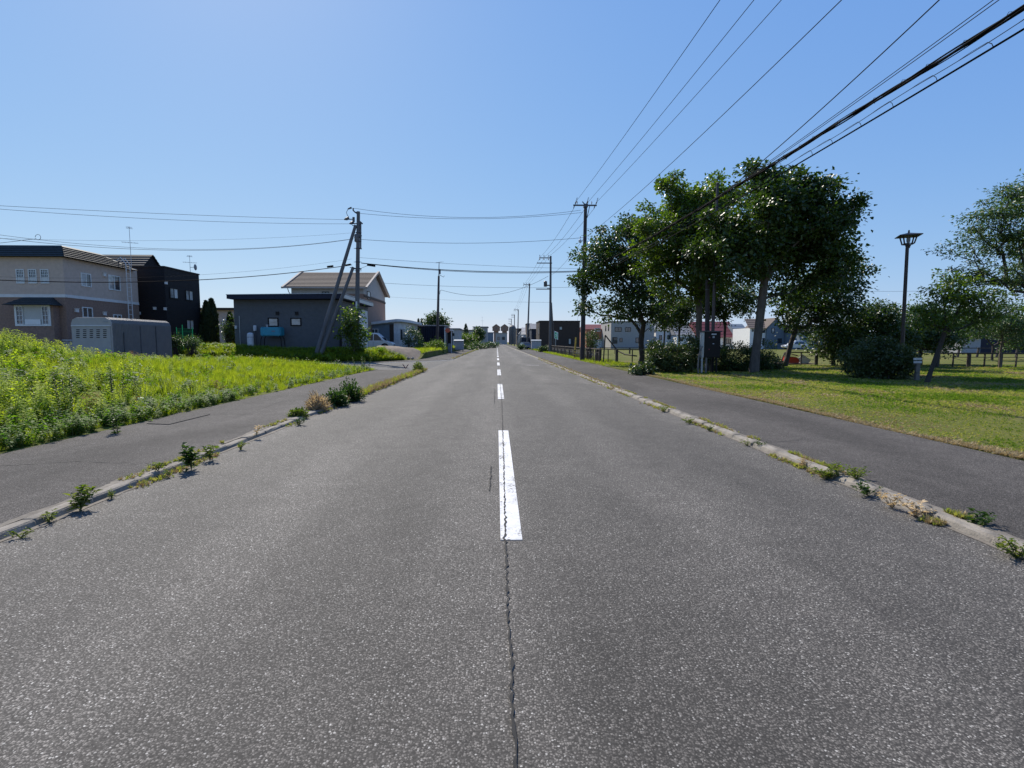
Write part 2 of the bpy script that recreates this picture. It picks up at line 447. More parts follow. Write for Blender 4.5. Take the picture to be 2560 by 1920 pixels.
ribbon(crackline([tuple(G(1236,1010)[:2]), tuple(G(1237,972)[:2])], .05, 8), .016, jit=.6, seed=7).build('short_crack', M['tar'], road)

def cross(p, q, wd, seed, mat='tar', name='transverse_crack'):
    a, b = G(*p), G(*q); r = random.Random(seed); m = MB(); vs = []; n = 40
    for i in range(n+1):
        c = a.lerp(b, i/n); o = r.uniform(-.5, .5)*wd*1.5; ww = wd*r.uniform(.3, 1.3); vs += [(c.x, c.y+o-ww/2, .0065), (c.x, c.y+o+ww/2, .0065)]
    m.add(vs, [(2*i, 2*i+1, 2*i+3, 2*i+2) for i in range(n)]); m.build(name, M[mat], road)
cross((1130, 925), (1500, 921), .05, 1); cross((1180, 907), (1420, 905.5), .08, 2); cross((1120, 958), (1640, 962), .03, 3)
cross((1318, 913), (1347, 913.4), .22, 4, 'paint', 'paint_trace')
sr = MB()
sr.add([(-90,28,0),(-8.6,28,0),(-3.751,28,0),(-3.751,44,0),(-8.6,44,0),(-8.6,38,0),(-90,38,0)], [(0,1,5,6),(1,2,3,4)])
tag(sr.build('side_road', M['side'], loc=(0,0,0)), 'side road joining from the left past the weedy lot', None, None, 'structure')
# sidewalks (solid slabs with their kerb-side edge behind the kerb stones)
def slab(name, poly, lab, ramp=None):
    m = MB(); m.plan(poly, -.07, .052)
    if ramp: m.V = [(x, y, (.012 if z > 0 and y > ramp else z)) for x, y, z in m.V]
    return tag(m.build(name, M['walk']), lab, None, None, 'structure')
slab('sidewalk', [(-6.44,-9),(-3.892,-9),(-3.892,24.6),(-3.892,26.6),(-4.3,27.9),(-6.44,27.9),(-6.44,24.6)], 'asphalt sidewalk on the left beside the weedy lot', 26)
slab('sidewalk', [(-3.892,330),(-3.892,43),(-4.6,41.6),(-8.6,36.35),(-40,36.35),(-40,38.05),(-9.05,38.25),(-6.44,43),(-6.44,330)], 'asphalt sidewalk on the left beyond the side road')
slab('sidewalk', [(3.802,-9),(6.44,-9),(6.44,330),(3.802,330)], 'asphalt sidewalk on the right beside the park lawn')
gm = MB(); gm.plan([(-3.76,43.6),(-3.93,43.1),(-4.6,41.6),(-8.6,36.34),(-40,36.34),(-40,36.0),(-8.4,36.0),(-4.35,41.4),(-3.6,43.2)], -.05, .02)
tag(gm.build('gutter', M['concrete']), 'pale concrete gutter round the far corner of the side road', None, None, 'structure')
SIDEW = [o for o in bpy.data.objects if o.name.startswith('sidewalk')]
def walkcrack(par, pts, wd, seed):
    r = random.Random(seed); m = MB(); vs = []
    q = [Vector((x, y, 0)) for x, y in pts]; n = 26; seq = [q[int(i*(len(q)-1)/n)].lerp(q[min(len(q)-1, int(i*(len(q)-1)/n)+1)], (i*(len(q)-1)/n) % 1) for i in range(n+1)]
    d = (q[-1]-q[0]).normalized(); s_ = Vector((-d.y, d.x, 0))
    for p in seq:
        o = r.gauss(0, .02); ww = wd*r.uniform(.3, 1.2); vs += [tuple(p+s_*(o-ww/2)+Vector((0,0,0.0545))), tuple(p+s_*(o+ww/2)+Vector((0,0,0.0545)))]
    m.add(vs, [(2*i, 2*i+1, 2*i+3, 2*i+2) for i in range(n)]); m.build('walk_crack', M['tar'], par)
wl, wr = SIDEW[0], SIDEW[2]
walkcrack(wr, [(3.9, 7.2), (4.8, 7.5), (6.4, 7.3)], .012, 1); walkcrack(wr, [(3.9, 12.1), (5.2, 12.0), (6.4, 12.4)], .014, 2); walkcrack(wr, [(4.9, 9.0), (5.0, 11.2), (4.8, 14)], .010, 3); walkcrack(wr, [(3.9, 18.3), (6.4, 18.0)], .02, 4)
walkcrack(wl, [(-3.95, 6.1), (-5.1, 6.3), (-6.4, 6.0)], .012, 5); walkcrack(wl, [(-3.95, 10.2), (-6.4, 10.6)], .014, 6); walkcrack(wl, [(-5.2, 8), (-5.0, 10), (-5.3, 13)], .010, 7); walkcrack(wl, [(-3.95, 16.5), (-6.4, 16.3)], .02, 8)
# patch of steel plate at the edge of the left sidewalk
pl = MB(); a, b_, c_, d_ = G(367,1060,.052), G(423,1062,.052), G(525,1037,.052), G(452,1031,.052)
pl.extr([a, b_, c_, d_], (0,0,.012))
tag(pl.build('cover_plate', M['walk'], loc=a), 'flat dark slab lying on the left sidewalk beside the weeds', 'cover plate')

def kerb(side, y0, y1, nblocks, lab):
    root = thing('kerb', lab, None, (0,0,0)); root['kind'] = 'structure'
    r = random.Random(5 if side > 0 else 9)
    xf = 3.66 if side > 0 else -3.75
    prof = [(.012,-.06),(.012,.004),(.028,.042),(.045,.057),(.128,.060),(.139,.056),(.139,-.06)]
    variants = []
    for v in range(5):
        m = MB(); vs = []
        L = .599
        for t_ in (0, .012, L*.35, L*.7, L-.012, L):
            ch = .004 if t_ in (0, L) else 0
            for (px, pz) in prof:
                vs.append((side*(px + (ch if px < .1 else -ch) + r.uniform(-.004,.004)*(pz > .03)), t_, pz - ch*(pz > .03) + r.uniform(-.005,.004)*(pz > .03)))
        n = len(prof); fs = []
        for i in range(5):
            fs += [(i*n+k, i*n+k+1, (i+1)*n+k+1, (i+1)*n+k) for k in range(n-1)]
        fs += [tuple(range(n)), tuple(range(5*n, 6*n))]
        m.add(vs, fs); variants.append(m)
    meshes = []
    y = y0
    for i in range(nblocks):
        if i < 5:
            o = variants[i].build('kerb_stone', M['kerb'], root)
            meshes.append(o.data)
        else:
            o = bpy.data.objects.new('kerb_stone', r.choice(meshes)); col.objects.link(o); o.parent = root
        o.location = (xf + r.uniform(-.006,.006), y, r.uniform(-.006,.006))
        o.rotation_euler = (r.uniform(-.012,.012), r.uniform(-.02,.02), r.uniform(-.012,.012))
        y += .602
    m = MB()
    while y < y1 and False: pass
    m.extr([(xf+side*px, y, pz) for px, pz in prof], (0, y1-y, 0))
    q = m.build('kerb_run', M['kerb'], root); q['kind'] = 'stuff'
    for nm, base_x, dirx, zz, seed in (('gutter_dirt', xf+side*.012, -side, .0055, 3), ('kerb_back_dirt', xf+side*.141, side, .0555, 4)):
        m = MB(); vs = []; yy = np.arange(1.5, min(y1, 45) - (.9 if side < 0 else 0), .05); r2 = np.random.default_rng(seed+(7 if side > 0 else 0))
        wv = .035+.05*np.abs(np.sin(yy*1.3+seed)+np.sin(yy*3.1)+.6*np.sin(yy*7.7))/2.6*r2.uniform(.4, 1.3, len(yy))
        if nm == 'kerb_back_dirt': wv = wv*1.6
        for a_, w_ in zip(yy, wv): vs += [(base_x, a_, zz), (base_x+dirx*w_, a_, zz-.0015)]
        m.add(vs, [(2*i, 2*i+1, 2*i+3, 2*i+2) for i in range(len(yy)-1)]); m.build(nm, M['dust'], root)
    return root
kerb(1, -1.2, 330, 46, 'weathered concrete kerb along the right side of the road')
kerb(-1, -1.2, 26.6, 44, 'weathered concrete kerb along the left side of the road')
m = MB(); m.extr([(-3.75-px, 43.3, pz) for px, pz in [(.012,-.06),(.012,.004),(.028,.042),(.045,.057),(.128,.060),(.139,.056),(.139,-.06)]], (0, 290, 0))
tag(m.build('kerb', M['kerb'], loc=(-3.75,43.3,0)), 'pale kerb on the left continuing beyond the side road', None, None, 'structure')

# ------------------------------------------------------------------ building kit
def fmap(face, plane):
    if face == 'F': return lambda u, z, d: (u, plane - d, z)
    if face == 'R': return lambda u, z, d: (plane + d, u, z)
    return lambda u, z, d: (plane - d, u, z)
def mbox(m, f, u0, u1, z0, z1, d0, d1):
    return m.hexa([f(u0,z0,d0), f(u1,z0,d0), f(u1,z0,d1), f(u0,z0,d1), f(u0,z1,d0), f(u1,z1,d0), f(u1,z1,d1), f(u0,z1,d1)])
def win(h, face, plane, u0, u1, z0, z1, n=2, fr='wframe', panes=('glass',), t=.06, grid=None, name='window'):
    if u0 > u1: u0, u1 = u1, u0
    if z0 > z1: z0, z1 = z1, z0
    f = fmap(face, plane); m = MB()
    mbox(m, f, u0, u0+t, z0, z1, -.03, .05); mbox(m, f, u1-t, u1, z0, z1, -.03, .05)
    mbox(m, f, u0+t, u1-t, z0, z0+t, -.03, .048); mbox(m, f, u0+t, u1-t, z1-t, z1, -.03, .048)
    wdt = (u1-u0-2*t)/n
    for i in range(1, n): c = u0+t+wdt*i; mbox(m, f, c-t*.45, c+t*.45, z0+t, z1-t, -.03, .044)
    if grid:
        gx, gz, zlo = grid
        for k in range(1, gx): c = u0+t+(u1-u0-2*t)*k/gx; mbox(m, f, c-.012, c+.012, z0+t+(z1-z0)*zlo, z1-t, .012, .034)
        for k in range(0, gz): c = z0+(z1-z0)*zlo+((z1-z0)*(1-zlo))*k/gz; mbox(m, f, u0+t, u1-t, max(c, z0+t)-.012, max(c, z0+t)+.012, .012, .03)
    wo = m.build(name, M[fr], h)
    for i in range(n):
        q = MB(); a = u0+t+wdt*i+(t*.45 if i else 0); b = u0+t+wdt*(i+1)-(t*.45 if i < n-1 else 0)
        mbox(q, f, a+.001, b-.001, z0+t, z1-t, -.02, .012)
        q.build('pane', M[panes[i % len(panes)]], wo)
    return wo
def winF(h, Y, px0, py0, px1, py1, **k):
    (x0, z1), (x1, z0) = XZ(px0, py0, Y), XZ(px1, py1, Y)
    return win(h, 'F', Y, x0, x1, z0, z1, **k)
def winR(h, X, px0, py0, px1, py1, **k):
    a, b = PX(px0, py0, X), PX(px1, py1, X)
    return win(h, 'R', X, a.y, b.y, min(a.z, b.z) if False else PX(px1, py1, X).z, a.z, **k)
def vent(h, face, plane, u, z, s=.13, mat='trim'):
    m = MB(); f = fmap(face, plane); mbox(m, f, u-s, u+s, z-s, z+s*.9, -.02, .10); mbox(m, f, u-s*1.1, u+s*1.1, z+s*.92, z+s*1.1, -.02, .14)
    m.build('vent_hood', M[mat], h)
def antenna(base, h, label, dish=False, seed=1, parent=None):
    b = Vector(base); t = thing('roof_antenna', label, 'antenna', b)
    m = MB(); m.tube([b, b+Vector((0,0,h))], [.022,.016], 6); m.build('mast', M['galv'], t)
    for k, (zz, L, n) in enumerate(((h*.97, .7, 4), (h*.62, 1.0, 6))):
        m = MB(); c = b+Vector((0,0,zz)); d = Vector((.85,.5,0)) if k else Vector((.5,-.85,0)); e = Vector((-d.y, d.x, 0))
        m.bar(c-d*L/2, c+d*L/2, .025, .025)
        for i in range(n):
            p = c+d*L*(i/(n-1)-.5); l = (.34 if k else .22)*(1-.06*i); m.bar(p-e*l, p+e*l, .014, .014)
        m.build('aerial', M['galv'], t)
    if dish:
        m = MB(); c = b+Vector((.45,-.05,h*.35)); vs=[]; n=12
        for rr, dd in ((.02,.07),(.14,.045),(.24,0)):
            for k in range(n): a=2*math.pi*k/n; vs.append(c+Vector((dd+.02, rr*math.cos(a), rr*1.1*math.sin(a))))
        m.add(vs, [(i*n+k, i*n+(k+1)%n, (i+1)*n+(k+1)%n, (i+1)*n+k) for i in range(2) for k in range(n)])
        m.bar(b+Vector((0,0,h*.35)), c+Vector((.09,0,0)), .03, .03); m.build('dish', M['greyroof'], t)
    return t

# ---- beige two-storey house
Y1 = 34.0
XR = P(163, 741, Y1).x; XL = P(-75, 741, Y1).x; YB = PX(318.5, 751.5, XR).y + 1.2
h = thing('beige_house', 'two-storey beige house over brown lower walls with dark metal roof edge and bay window', 'house', (XR, Y1, H(XR, Y1)))
zf = P(163, 849, Y1).z; zb0, zb1 = P(163, 743.5, Y1).z, P(163, 736, Y1).z; ze = P(163, 643, Y1).z; zt = P(163, 617, Y1).z
m = MB(); m.box(XL, XR-.04, Y1+.04, YB-.04, -.2, zf); m.build('foundation', M['concrete'], h)
m = MB(); m.box(XL, XR, Y1, YB, zf, zb0); m.build('lower_wall', M['brownwall'], h)
m = MB(); m.box(XL, XR+.035, Y1-.035, YB, zb0+.001, zb1); m.build('band', M['trim'], h)
m = MB(); m.box(XL, XR+.006, Y1-.006, YB, zb1+.001, ze+.2); m.build('upper_wall', M['beige'], h)
m = MB(); m.box(XL, XR+.03, Y1-.03, YB, zf-.07, zf-.001); m.build('water_table', M['trim'], h)
rf = MB(); ov = .35; ins = .45
xe, ye, yE, yT = XR+ov, Y1-ov, PX(343, 675, XR+ov).y, PX(249, 636, XR+ov-ins).y
rf.box(XL-ov, xe-.06, ye+.06, yE-.1, ze+.0, ze+.07)
rf.steps((xe, ye, ze), (xe, yE, ze), (xe-ins, ye+ins, zt+.1), (xe-ins, yT, zt+.1), 6, .06)
rf.steps((XL-ov, ye, ze), (xe, ye, ze), (XL-ov, ye+ins, zt+.1), (xe-ins, ye+ins, zt+.1), 6, .03)
rf.steps((XL-ov, yE, ze), (xe, yE, ze), (XL-ov, yT, zt+.1), (xe-ins, yT, zt+.1), 6, .03)
rf.add([(XL-ov, ye+ins, zt+.1), (xe-ins, ye+ins, zt+.1), (xe-ins, yT, zt+.1), (XL-ov, yT, zt+.1)], [(0,1,2,3)])
rf.build('roof', M['roofdark'], h)
for a, b in ((40, 63), (70.5, 94), (101, 124.6)):
    winF(h, Y1, a, 673, b, 709, n=1, t=.05, panes=('glass',), grid=(4, 3, .45))
    (x0, z1), (x1, z0) = XZ(a+1, 693, Y1), XZ(b-1, 708, Y1)
    m = MB(); m.box(x0+.06, x1-.06, Y1-.018, Y1-.013, z0+.03, z1); m.build('lace_curtain', M['curtain'], h)
# bay window
bx0, bx1 = P(34, 762, Y1-.55).x, P(123.5, 762, Y1-.55).x
bz1, bz0 = P(34, 762, Y1-.55).z, P(34, 815, Y1-.55).z
m = MB(); m.box(bx0-.02, bx1+.15, Y1-.5, Y1-.002, zf-.25, bz1+.1); bay = m.build('bay', M['brownwall'], h)
win(h, 'F', Y1-.5, bx0, bx1, bz0, bz1, n=1, t=.09, panes=('blind',), name='bay_window')
for u0, u1, p in ((bx0+.1, bx0+.52, 'glass'), (bx1-.5, bx1-.1, 'glass')):
    win(h, 'F', Y1-.515, u0, u1, bz0+.09, bz1-.09, n=1, t=.035, panes=(p,), grid=(2, 4, 0), name='bay_side_window')
m = MB(); m.box(bx0+.62, bx1-.62, Y1-.56, Y1-.535, bz0+.1, bz0+.42); m.build('window_shelf', M['white'], h)
hz0, hz1 = P(80, 762, Y1-.9).z, P(80, 741, Y1-.7).z
m = MB(); m.steps((bx0-.35, Y1-.95, hz0), (bx1+.4, Y1-.95, hz0), (bx0+.2, Y1-.02, hz1), (bx1-.2, Y1-.02, hz1), 4, .025)
m.add([(bx0-.35, Y1-.95, hz0), (bx0+.2, Y1-.02, hz1), (bx0-.35, Y1-.02, hz0), (bx1+.4, Y1-.95, hz0), (bx1-.2, Y1-.02, hz1), (bx1+.4, Y1-.02, hz0)], [(0,1,2),(3,5,4),(0,2,5,3)])
m.build('bay_roof', M['roofdark'], h)
winR(h, XR+.006, 200.5, 681, 228, 718.6, n=2, panes=('blind', 'glass'))
winR(h, XR+.006, 269, 686, 301, 728, n=2, panes=('glasspale', 'glass'))
winR(h, XR, 204, 767, 231.5, 795, n=2)
winR(h, XR, 282, 785.6, 304.5, 812, n=2)
for px, py, mt in ((190, 776, 'trim'), (260, 784, 'trim'), (259, 686.5, 'trim')):
    p = PX(px, py, XR); vent(h, 'R', XR+.006, p.y, p.z, .12, mt)
lad = MB(); p0 = PX(314, 800, XR+.2); 
for dy in (0, .42): lad.tube([(XR+.45, p0.y+dy, .5), (XR+.45, p0.y+dy, zt-.3), (XR+.1, p0.y+dy, zt+.15), (XR-.2, p0.y+dy, zt-.1)], .03, 6)
for k in range(20): lad.bar((XR+.45, p0.y, .9+k*.33), (XR+.45, p0.y+.42, .9+k*.33), .025, .025)
lad.build('ladder', M['trim'], h)
antenna(P(329, 672, YB+.4), 3.2, 'tall television aerial mast beside the ladder of the beige house')

# ---- black house behind
Y2 = 41.5
XR2 = P(410, 669, Y2).x; YB2 = PX(497, 686, XR2).y; XL2 = P(300, 669, Y2).x
z2 = P(410, 668, Y2).z
h = thing('black_house', 'black two-storey house with flat top and small striped gable behind the beige house', 'house', (XR2, Y2, H(XR2, Y2)))
m = MB(); m.box(XL2, XR2, Y2, YB2, -.1, z2); m.build('wall', M['black'], h)
m = MB(); m.box(XL2-.05, XR2+.05, Y2-.05, YB2+.05, z2+.001, z2+.1); m.build('parapet_cap', M['dframe'], h)
gy0, gy1 = Y2+.3, Y2+2.7
gx = P(352.6, 664.5, gy0).x; gz0 = z2+.06; gym = (gy0+gy1)/2; gz1 = P(374, 637, gym).z; gl = P(225, 637, gym).x
m = MB(); m.add([(gx+.05, gy0, gz0), (gx+.05, gy1, gz0), (gx+.05, gym, gz1-.05), (gl, gy0, gz0), (gl, gy1, gz0), (gl, gym, gz1-.05)], [(0,1,2),(3,5,4),(0,3,4,1)])
m.build('gable_wall', M['black'], h)
m = MB(); m.steps((gl, gy0-.2, gz0-.12), (gx+.2, gy0-.2, gz0-.12), (gl, gym, gz1), (gx+.2, gym, gz1), 6, .05)
m.steps((gl, gy1+.2, gz0-.12), (gx+.2, gy1+.2, gz0-.12), (gl, gym, gz1), (gx+.2, gym, gz1), 6, .05)
m.build('gable_roof', M['roofdark'], h)
winR(h, XR2, 423, 718.6, 445.5, 748, n=2, fr='dframe', panes=('glasspale', 'curtain'))
winR(h, XR2, 462.6, 724.5, 483, 752.7, n=2, fr='dframe', panes=('glasspale', 'blind'))
winR(h, XR2, 465, 798.5, 484.7, 824.4, n=2, fr='dframe', panes=('blind', 'blind'))
for px, py in ((388, 772), (414, 707.5)):
    p = PX(max(px, 411.5), py, XR2); vent(h, 'R', XR2, p.y, p.z, .1, 'trim')
p = P(349, 783, Y2); vent(h, 'F', Y2, p.x, p.z, .1, 'trim')
p = P(388, 771, Y2); vent(h, 'F', Y2, p.x, p.z, .1, 'trim')
antenna(P(476, 684, YB2-1.0), 1.5, 'low television aerial with a dish on the black house', True)

# ---- grey steel garage
Y3 = 30.0
gx0, gx1 = P(177, 800, Y3).x, P(277.5, 800, Y3).x; gz1 = P(277, 793, Y3).z; gyb = PX(425, 803, gx1).y
h = thing('steel_garage', 'small grey prefabricated steel garage with louvred end and ribbed sides', 'garage', (gx0, Y3, H(gx0, Y3)))
prof = [(gx0, .2), (gx0, gz1-.35), (gx0+.08, gz1-.14), (gx0+.3, gz1-.02), (gx1-.3, gz1-.02), (gx1-.08, gz1-.14), (gx1, gz1-.35), (gx1, .2)]
m = MB(); m.extr([(x, Y3, z) for x, z in prof], (0, .06, 0)); m.build('end_wall', M['shedfront_lit'], h)
m = MB(); m.box(gx0+.06, gx1-.06, Y3-.035, Y3-.001, .3, gz1-.52); dr = m.build('door_panel', M['shedfront_lit'], h)
m = MB(); m.box(gx0+.03, gx1-.03, Y3-.07, Y3-.001, gz1-.51, gz1-.46); m.build('door_rail', M['trim'], h)
for c_ in range(5):
    for r_ in range(5):
        u0, z1 = XZ(190.5+c_*16.8, 823.5+r_*4.75, Y3-.04); u1, z0 = XZ(199+c_*16.8, 825.6+r_*4.75, Y3-.04)
        m = MB(); m.box(u0, u1, Y3-.038, Y3-.0355, z0, z1); m.add([(u0,Y3-.036,z1),(u1,Y3-.036,z1),(u1,Y3-.06,z1-.012),(u0,Y3-.06,z1-.012)],[(0,1,2,3)])
        m.build('louvre', M['dframe'], dr)
m = MB(); m.box(*[XZ(259, 803, Y3)[0], XZ(270, 803, Y3)[0]], Y3-.012, Y3-.001, XZ(259, 806, Y3)[1], XZ(259, 801.5, Y3)[1]); m.build('name_plate', M['greyframe'], h)
m = MB(); n = 46
for i in range(n):
    y0 = Y3+.06+(gyb-Y3-.06)*i/n; dy = (gyb-Y3-.06)/n
    for (a, b) in zip(prof, prof[1:]):
        cx, cz = (gx0+gx1)/2, gz1-1
        def o(p, k): v = Vector((p[0]-cx, 0, (p[1]-cz)*.5)).normalized()*k; return (p[0]+v.x, p[1]+v.z)
        a2, b2 = o(a, .035), o(b, .035)
        m.add([(a[0], y0, a[1]), (b[0], y0, b[1]), (b2[0], y0+dy*.25, b2[1]), (a2[0], y0+dy*.25, a2[1]), (b2[0], y0+dy*.7, b2[1]), (a2[0], y0+dy*.7, a2[1]), (b[0], y0+dy*.95, b[1]), (a[0], y0+dy*.95, a[1]), (b[0], y0+dy, b[1]), (a[0], y0+dy, a[1])],
              [(0,1,2,3),(3,2,4,5),(5,4,6,7),(7,6,8,9)])
m.build('ribbed_shell', M['shed'], h)
m = MB(); m.extr([(x, gyb, z) for x, z in prof], (0, .05, 0)); m.build('rear_wall', M['shed'], h)
for k in (.16, .43, .70):
    yy = Y3+(gyb-Y3)*k; m = MB(); m.box(gx1+.036, gx1+.06, yy, yy+.05, .3, gz1-(.85 if k < .2 else .4)); m.build('seam_post', M['dsteel'], h)

# ---- low beige building behind the conifers
Y4 = 54
x0, zt4 = XZ(488, 775, Y4); x1, _ = XZ(592, 775, Y4)
h = thing('low_house', 'low flat beige house seen behind the dark conifers', 'house', (x0, Y4, .6))
m = MB(); m.box(x0, x1, Y4, Y4+9, 0, zt4); m.build('wall', M['beige'], h)
m = MB(); m.box(x0-.3, x1+.3, Y4-.3, Y4+9, zt4+.001, zt4+.22); m.build('roof', M['brownbox'], h)
winF(h, Y4, 504, 800, 512, 818, n=1, fr='greyframe'); winF(h, Y4, 556, 798, 568, 815, n=2, fr='wframe')

# ---- slate grey single-storey building
Y5 = 42.0
x0, zt5 = XZ(583.5, 749, Y5); x1, _ = XZ(849.5, 749, Y5)
h = thing('grey_building', 'slate grey single-storey building with dark flat roof slab and two small windows', 'house', (x0, Y5, H(x0, Y5)))
m = MB(); m.box(x0, x1, Y5, Y5+9, .35, zt5); m.build('wall', M['greywall'], h)
m = MB(); m.box(x0+.03, x1-.03, Y5+.03, Y5+8.9, -.1, .349); m.build('foundation', M['concrete'], h)
rx0, rz1 = XZ(566, 737, Y5-.6); rx1, rz0 = XZ(857, 737, Y5-.6)
m = MB(); m.extr([(rx0, Y5-.6, zt5+.02), (rx0+.25, Y5-.6, zt5-.02), (rx1, Y5-.6, zt5+.05), (rx1, Y5-.6, rz0+.1), (rx0, Y5-.6, rz1)], (0, 9.8, 0))
m.build('roof_slab', M['navy'], h)
m = MB(); m.extr([(rx0-.03, Y5-.64, rz1), (rx1+.03, Y5-.64, rz0+.1), (rx1+.03, Y5-.64, rz0+.14), (rx0-.03, Y5-.64, rz1+.04)], (0, 9.88, 0)); m.build('roof_edge', M['galv'], h)
winF(h, Y5, 669.7, 794, 697, 817, n=1, fr='dframe', panes=('glasspale',), t=.09)
winF(h, Y5, 726, 794.5, 754, 815, n=1, fr='dframe', panes=('glasspale',), t=.09)
for px in (694, 742):
    p = P(px, 783.5, Y5); vent(h, 'F', Y5, p.x, p.z, .12, 'dframe')
p = P(590.5, 818, Y5); m = MB(); m.box(p.x-.08, p.x+.08, Y5-.1, Y5-.002, p.z-.12, p.z+.12); m.build('meter_box', M['offwhite'], h)
m = MB(); q = P(600, 818, Y5); m.tube([(q.x, Y5-.05, q.z-1.6), (q.x, Y5-.05, q.z+.9)], .03, 6); m.build('downpipe', M['galv'], h)
# pale edge of the slab running back along the right side, and the shutter under it
m = MB(); m.box(rx1+.001, rx1+.07, Y5-.6, Y5+9.2, zt5+.10, rz0+.04); m.build('side_fascia', M['galv'], h)
sh0, sh1 = PX(893, 772, x1), PX(918, 800, x1)
m = MB(); m.box(x1+.001, x1+.05, sh0.y, min(sh1.y, Y5+8.8), .4, sh0.z); m.build('side_shutter', M['offwhite'], h)
# lattice screen in front of the annex
t = thing('lattice_screen', 'black wooden lattice screen at the right end of the grey building', 'screen', (x1, Y5-.6, .6))
a, zt_ = XZ(848.5, 837, Y5-.6); b, zb_ = XZ(884, 869, Y5-.6)
for nm, args in (('post', (a, a+.09, 0, zt_+.1)), ('post', (b-.09, b, 0, zt_+.1)), ('rail', (a-.05, b+.4, zt_-.08, zt_)), ('rail', (a+.09, b-.09, zb_, zb_+.08)), ('panel', (a+.09, a+.2, zb_+.09, zt_-.09))):
    m = MB(); m.box(args[0], args[1], Y5-.65, Y5-.57, args[2], args[3]); m.build(nm, M['dframe'], t)
for k in range(5):
    u = a+.3+k*(b-a-.4)/5; m = MB(); m.bar((u, Y5-.61, zb_+.09), (u+.35, Y5-.61, zt_-.09), .03, .025); m.build('slat', M['dframe'], t)

# turquoise oil tank on legs
TY = 41.3
a, zt_ = XZ(655, 818, TY); b, zb_ = XZ(707, 840, TY)
t = thing('oil_tank', 'turquoise heating oil tank on thin splayed legs against the grey building', 'oil tank', (a, TY, .6))
m = MB(); m.box(a, b, TY-.38, TY+.38, zb_, zt_); m.build('tank_body', M['tank'], t, bevel=.07, smooth=True)
for u in (.12, .88):
    x = a+(b-a)*u; m = MB(); m.box(x-.02, x+.02, TY-.395, TY+.395, zb_-.02, zt_+.015); m.build('strap', M['tank'], t)
for sx, ox in ((a+.15, -.22), (b-.15, .22)):
    for sy in (-.3, .3):
        m = MB(); m.tube([(sx, TY+sy, zb_+.02), (sx+ox*.6, TY+sy*1.05, zb_-.25), (sx+ox, TY+sy*1.1, .3)], .035, 6); m.build('leg', M['dframe'], t)
m = MB(); m.lathe((a+.4, TY, zt_), [(.07,-.01),(.07,.12),(.10,.13),(.10,.2)], 10); m.build('filler_cap', M['galv'], t)
m = MB(); cx, cz = P(683, 828, TY-.39).x, P(683, 828, TY-.39).z; m.box(cx-.13, cx+.13, TY-.392, TY-.384, cz-.05, cz+.05); m.build('label_plate', M['bluegrey'], t)
# water heater cylinder and flue
cx, zt_ = XZ(625.5, 833, TY); zb_ = P(625.5, 866, TY).z
t = thing('gas_cylinder', 'pale grey cylinder standing against the grey building left of the tank', 'cylinder', (cx, TY, .6))
m = MB(); m.lathe((cx, TY, 0), [(.24,.4),(.25,zt_-.2),(.235,zt_-.05),(.14,zt_+.03),(.05,zt_+.05)], 16); m.build('body', M['offwhite'], t, smooth=True)
m = MB(); m.lathe((cx, TY, zt_-.34), [(.254,0),(.254,.05)], 16); m.build('band', M['greyframe'], t)
cx, zt_ = XZ(637, 816, TY+.4); zb_ = P(637, 866, TY).z
t = thing('flue_pipe', 'dark flue pipe with a grey hood on the grey building wall', 'flue', (cx, TY+.4, .6))
m = MB(); m.tube([(cx, TY+.4, .4), (cx, TY+.4, zt_-.35)], .07, 8); m.build('pipe', M['dsteel'], t)
m = MB(); m.lathe((cx, TY+.4, zt_-.36), [(.1,0),(.12,.06),(.12,.4),(.08,.44)], 12); m.build('hood', M['offwhite'], t)

# ---- brown roofed house behind
Y6 = 56.0
XR6, ze6 = XZ(909, 719, Y6); XL6 = P(707, 719, Y6).x; YR = 67.6; ym = (Y6+YR)/2; zr6 = P(935, 681.5, ym).z
h = thing('brown_roof_house', 'two-storey house with brown shingle gable roof and white verges behind the grey building', 'house', (XR6, Y6, .6))
m = MB(); m.box(XL6+.7, XR6-.15, Y6+.45, YR-.4, .4, ze6); m.add([(XR6-.15, Y6+.45, ze6-.001), (XR6-.15, YR-.4, ze6-.001), (XR6-.15, ym, zr6-.25), (XL6+.7, Y6+.45, ze6-.001), (XL6+.7, YR-.4, ze6-.001), (XL6+.7, ym, zr6-.25)], [(0,1,2),(3,5,4)])
m.build('wall', M['greyhouse'], h)
m = MB(); m.box(XL6+.68, XR6-.13, Y6+.43, YR-.42, .4, ze6-.6); m.build('brown_cladding', M['brownwall'], h)
m = MB(); m.steps((XL6, Y6, ze6-.05), (XR6+.25, Y6, ze6-.05), (XL6, ym, zr6), (XR6+.25, ym, zr6), 12, .06); m.steps((XL6, YR, ze6-.05), (XR6+.25, YR, ze6-.05), (XL6, ym, zr6), (XR6+.25, ym, zr6), 12, .06)
m.build('roof', M['roofbrown'], h)
m = MB()
for X in (XL6-.12, XR6+.25):
    m.bar((X+.06, Y6-.05, ze6-.02), (X+.06, ym, zr6+.06), .22, .2); m.bar((X+.06, YR+.05, ze6-.02), (X+.06, ym, zr6+.06), .22, .2)
m.bar((XL6, Y6-.06, ze6-.02), (XR6+.2, Y6-.06, ze6-.02), .1, .16); m.build('verge_board', M['verge'], h)
winF(h, Y6+.43, 805, 729, 823, 741, n=2, fr='dframe')
winR(h, XR6-.13, 917.5, 727, 926, 750, n=1, fr='dframe', panes=('blind',))
m = MB(); a = PX(915, 740, XR6); m.box(XR6-.12, XR6-.06, Y6+.43, YR-.42, a.z-.12, a.z+.1); m.build('gable_band', M['brownbox'], h)
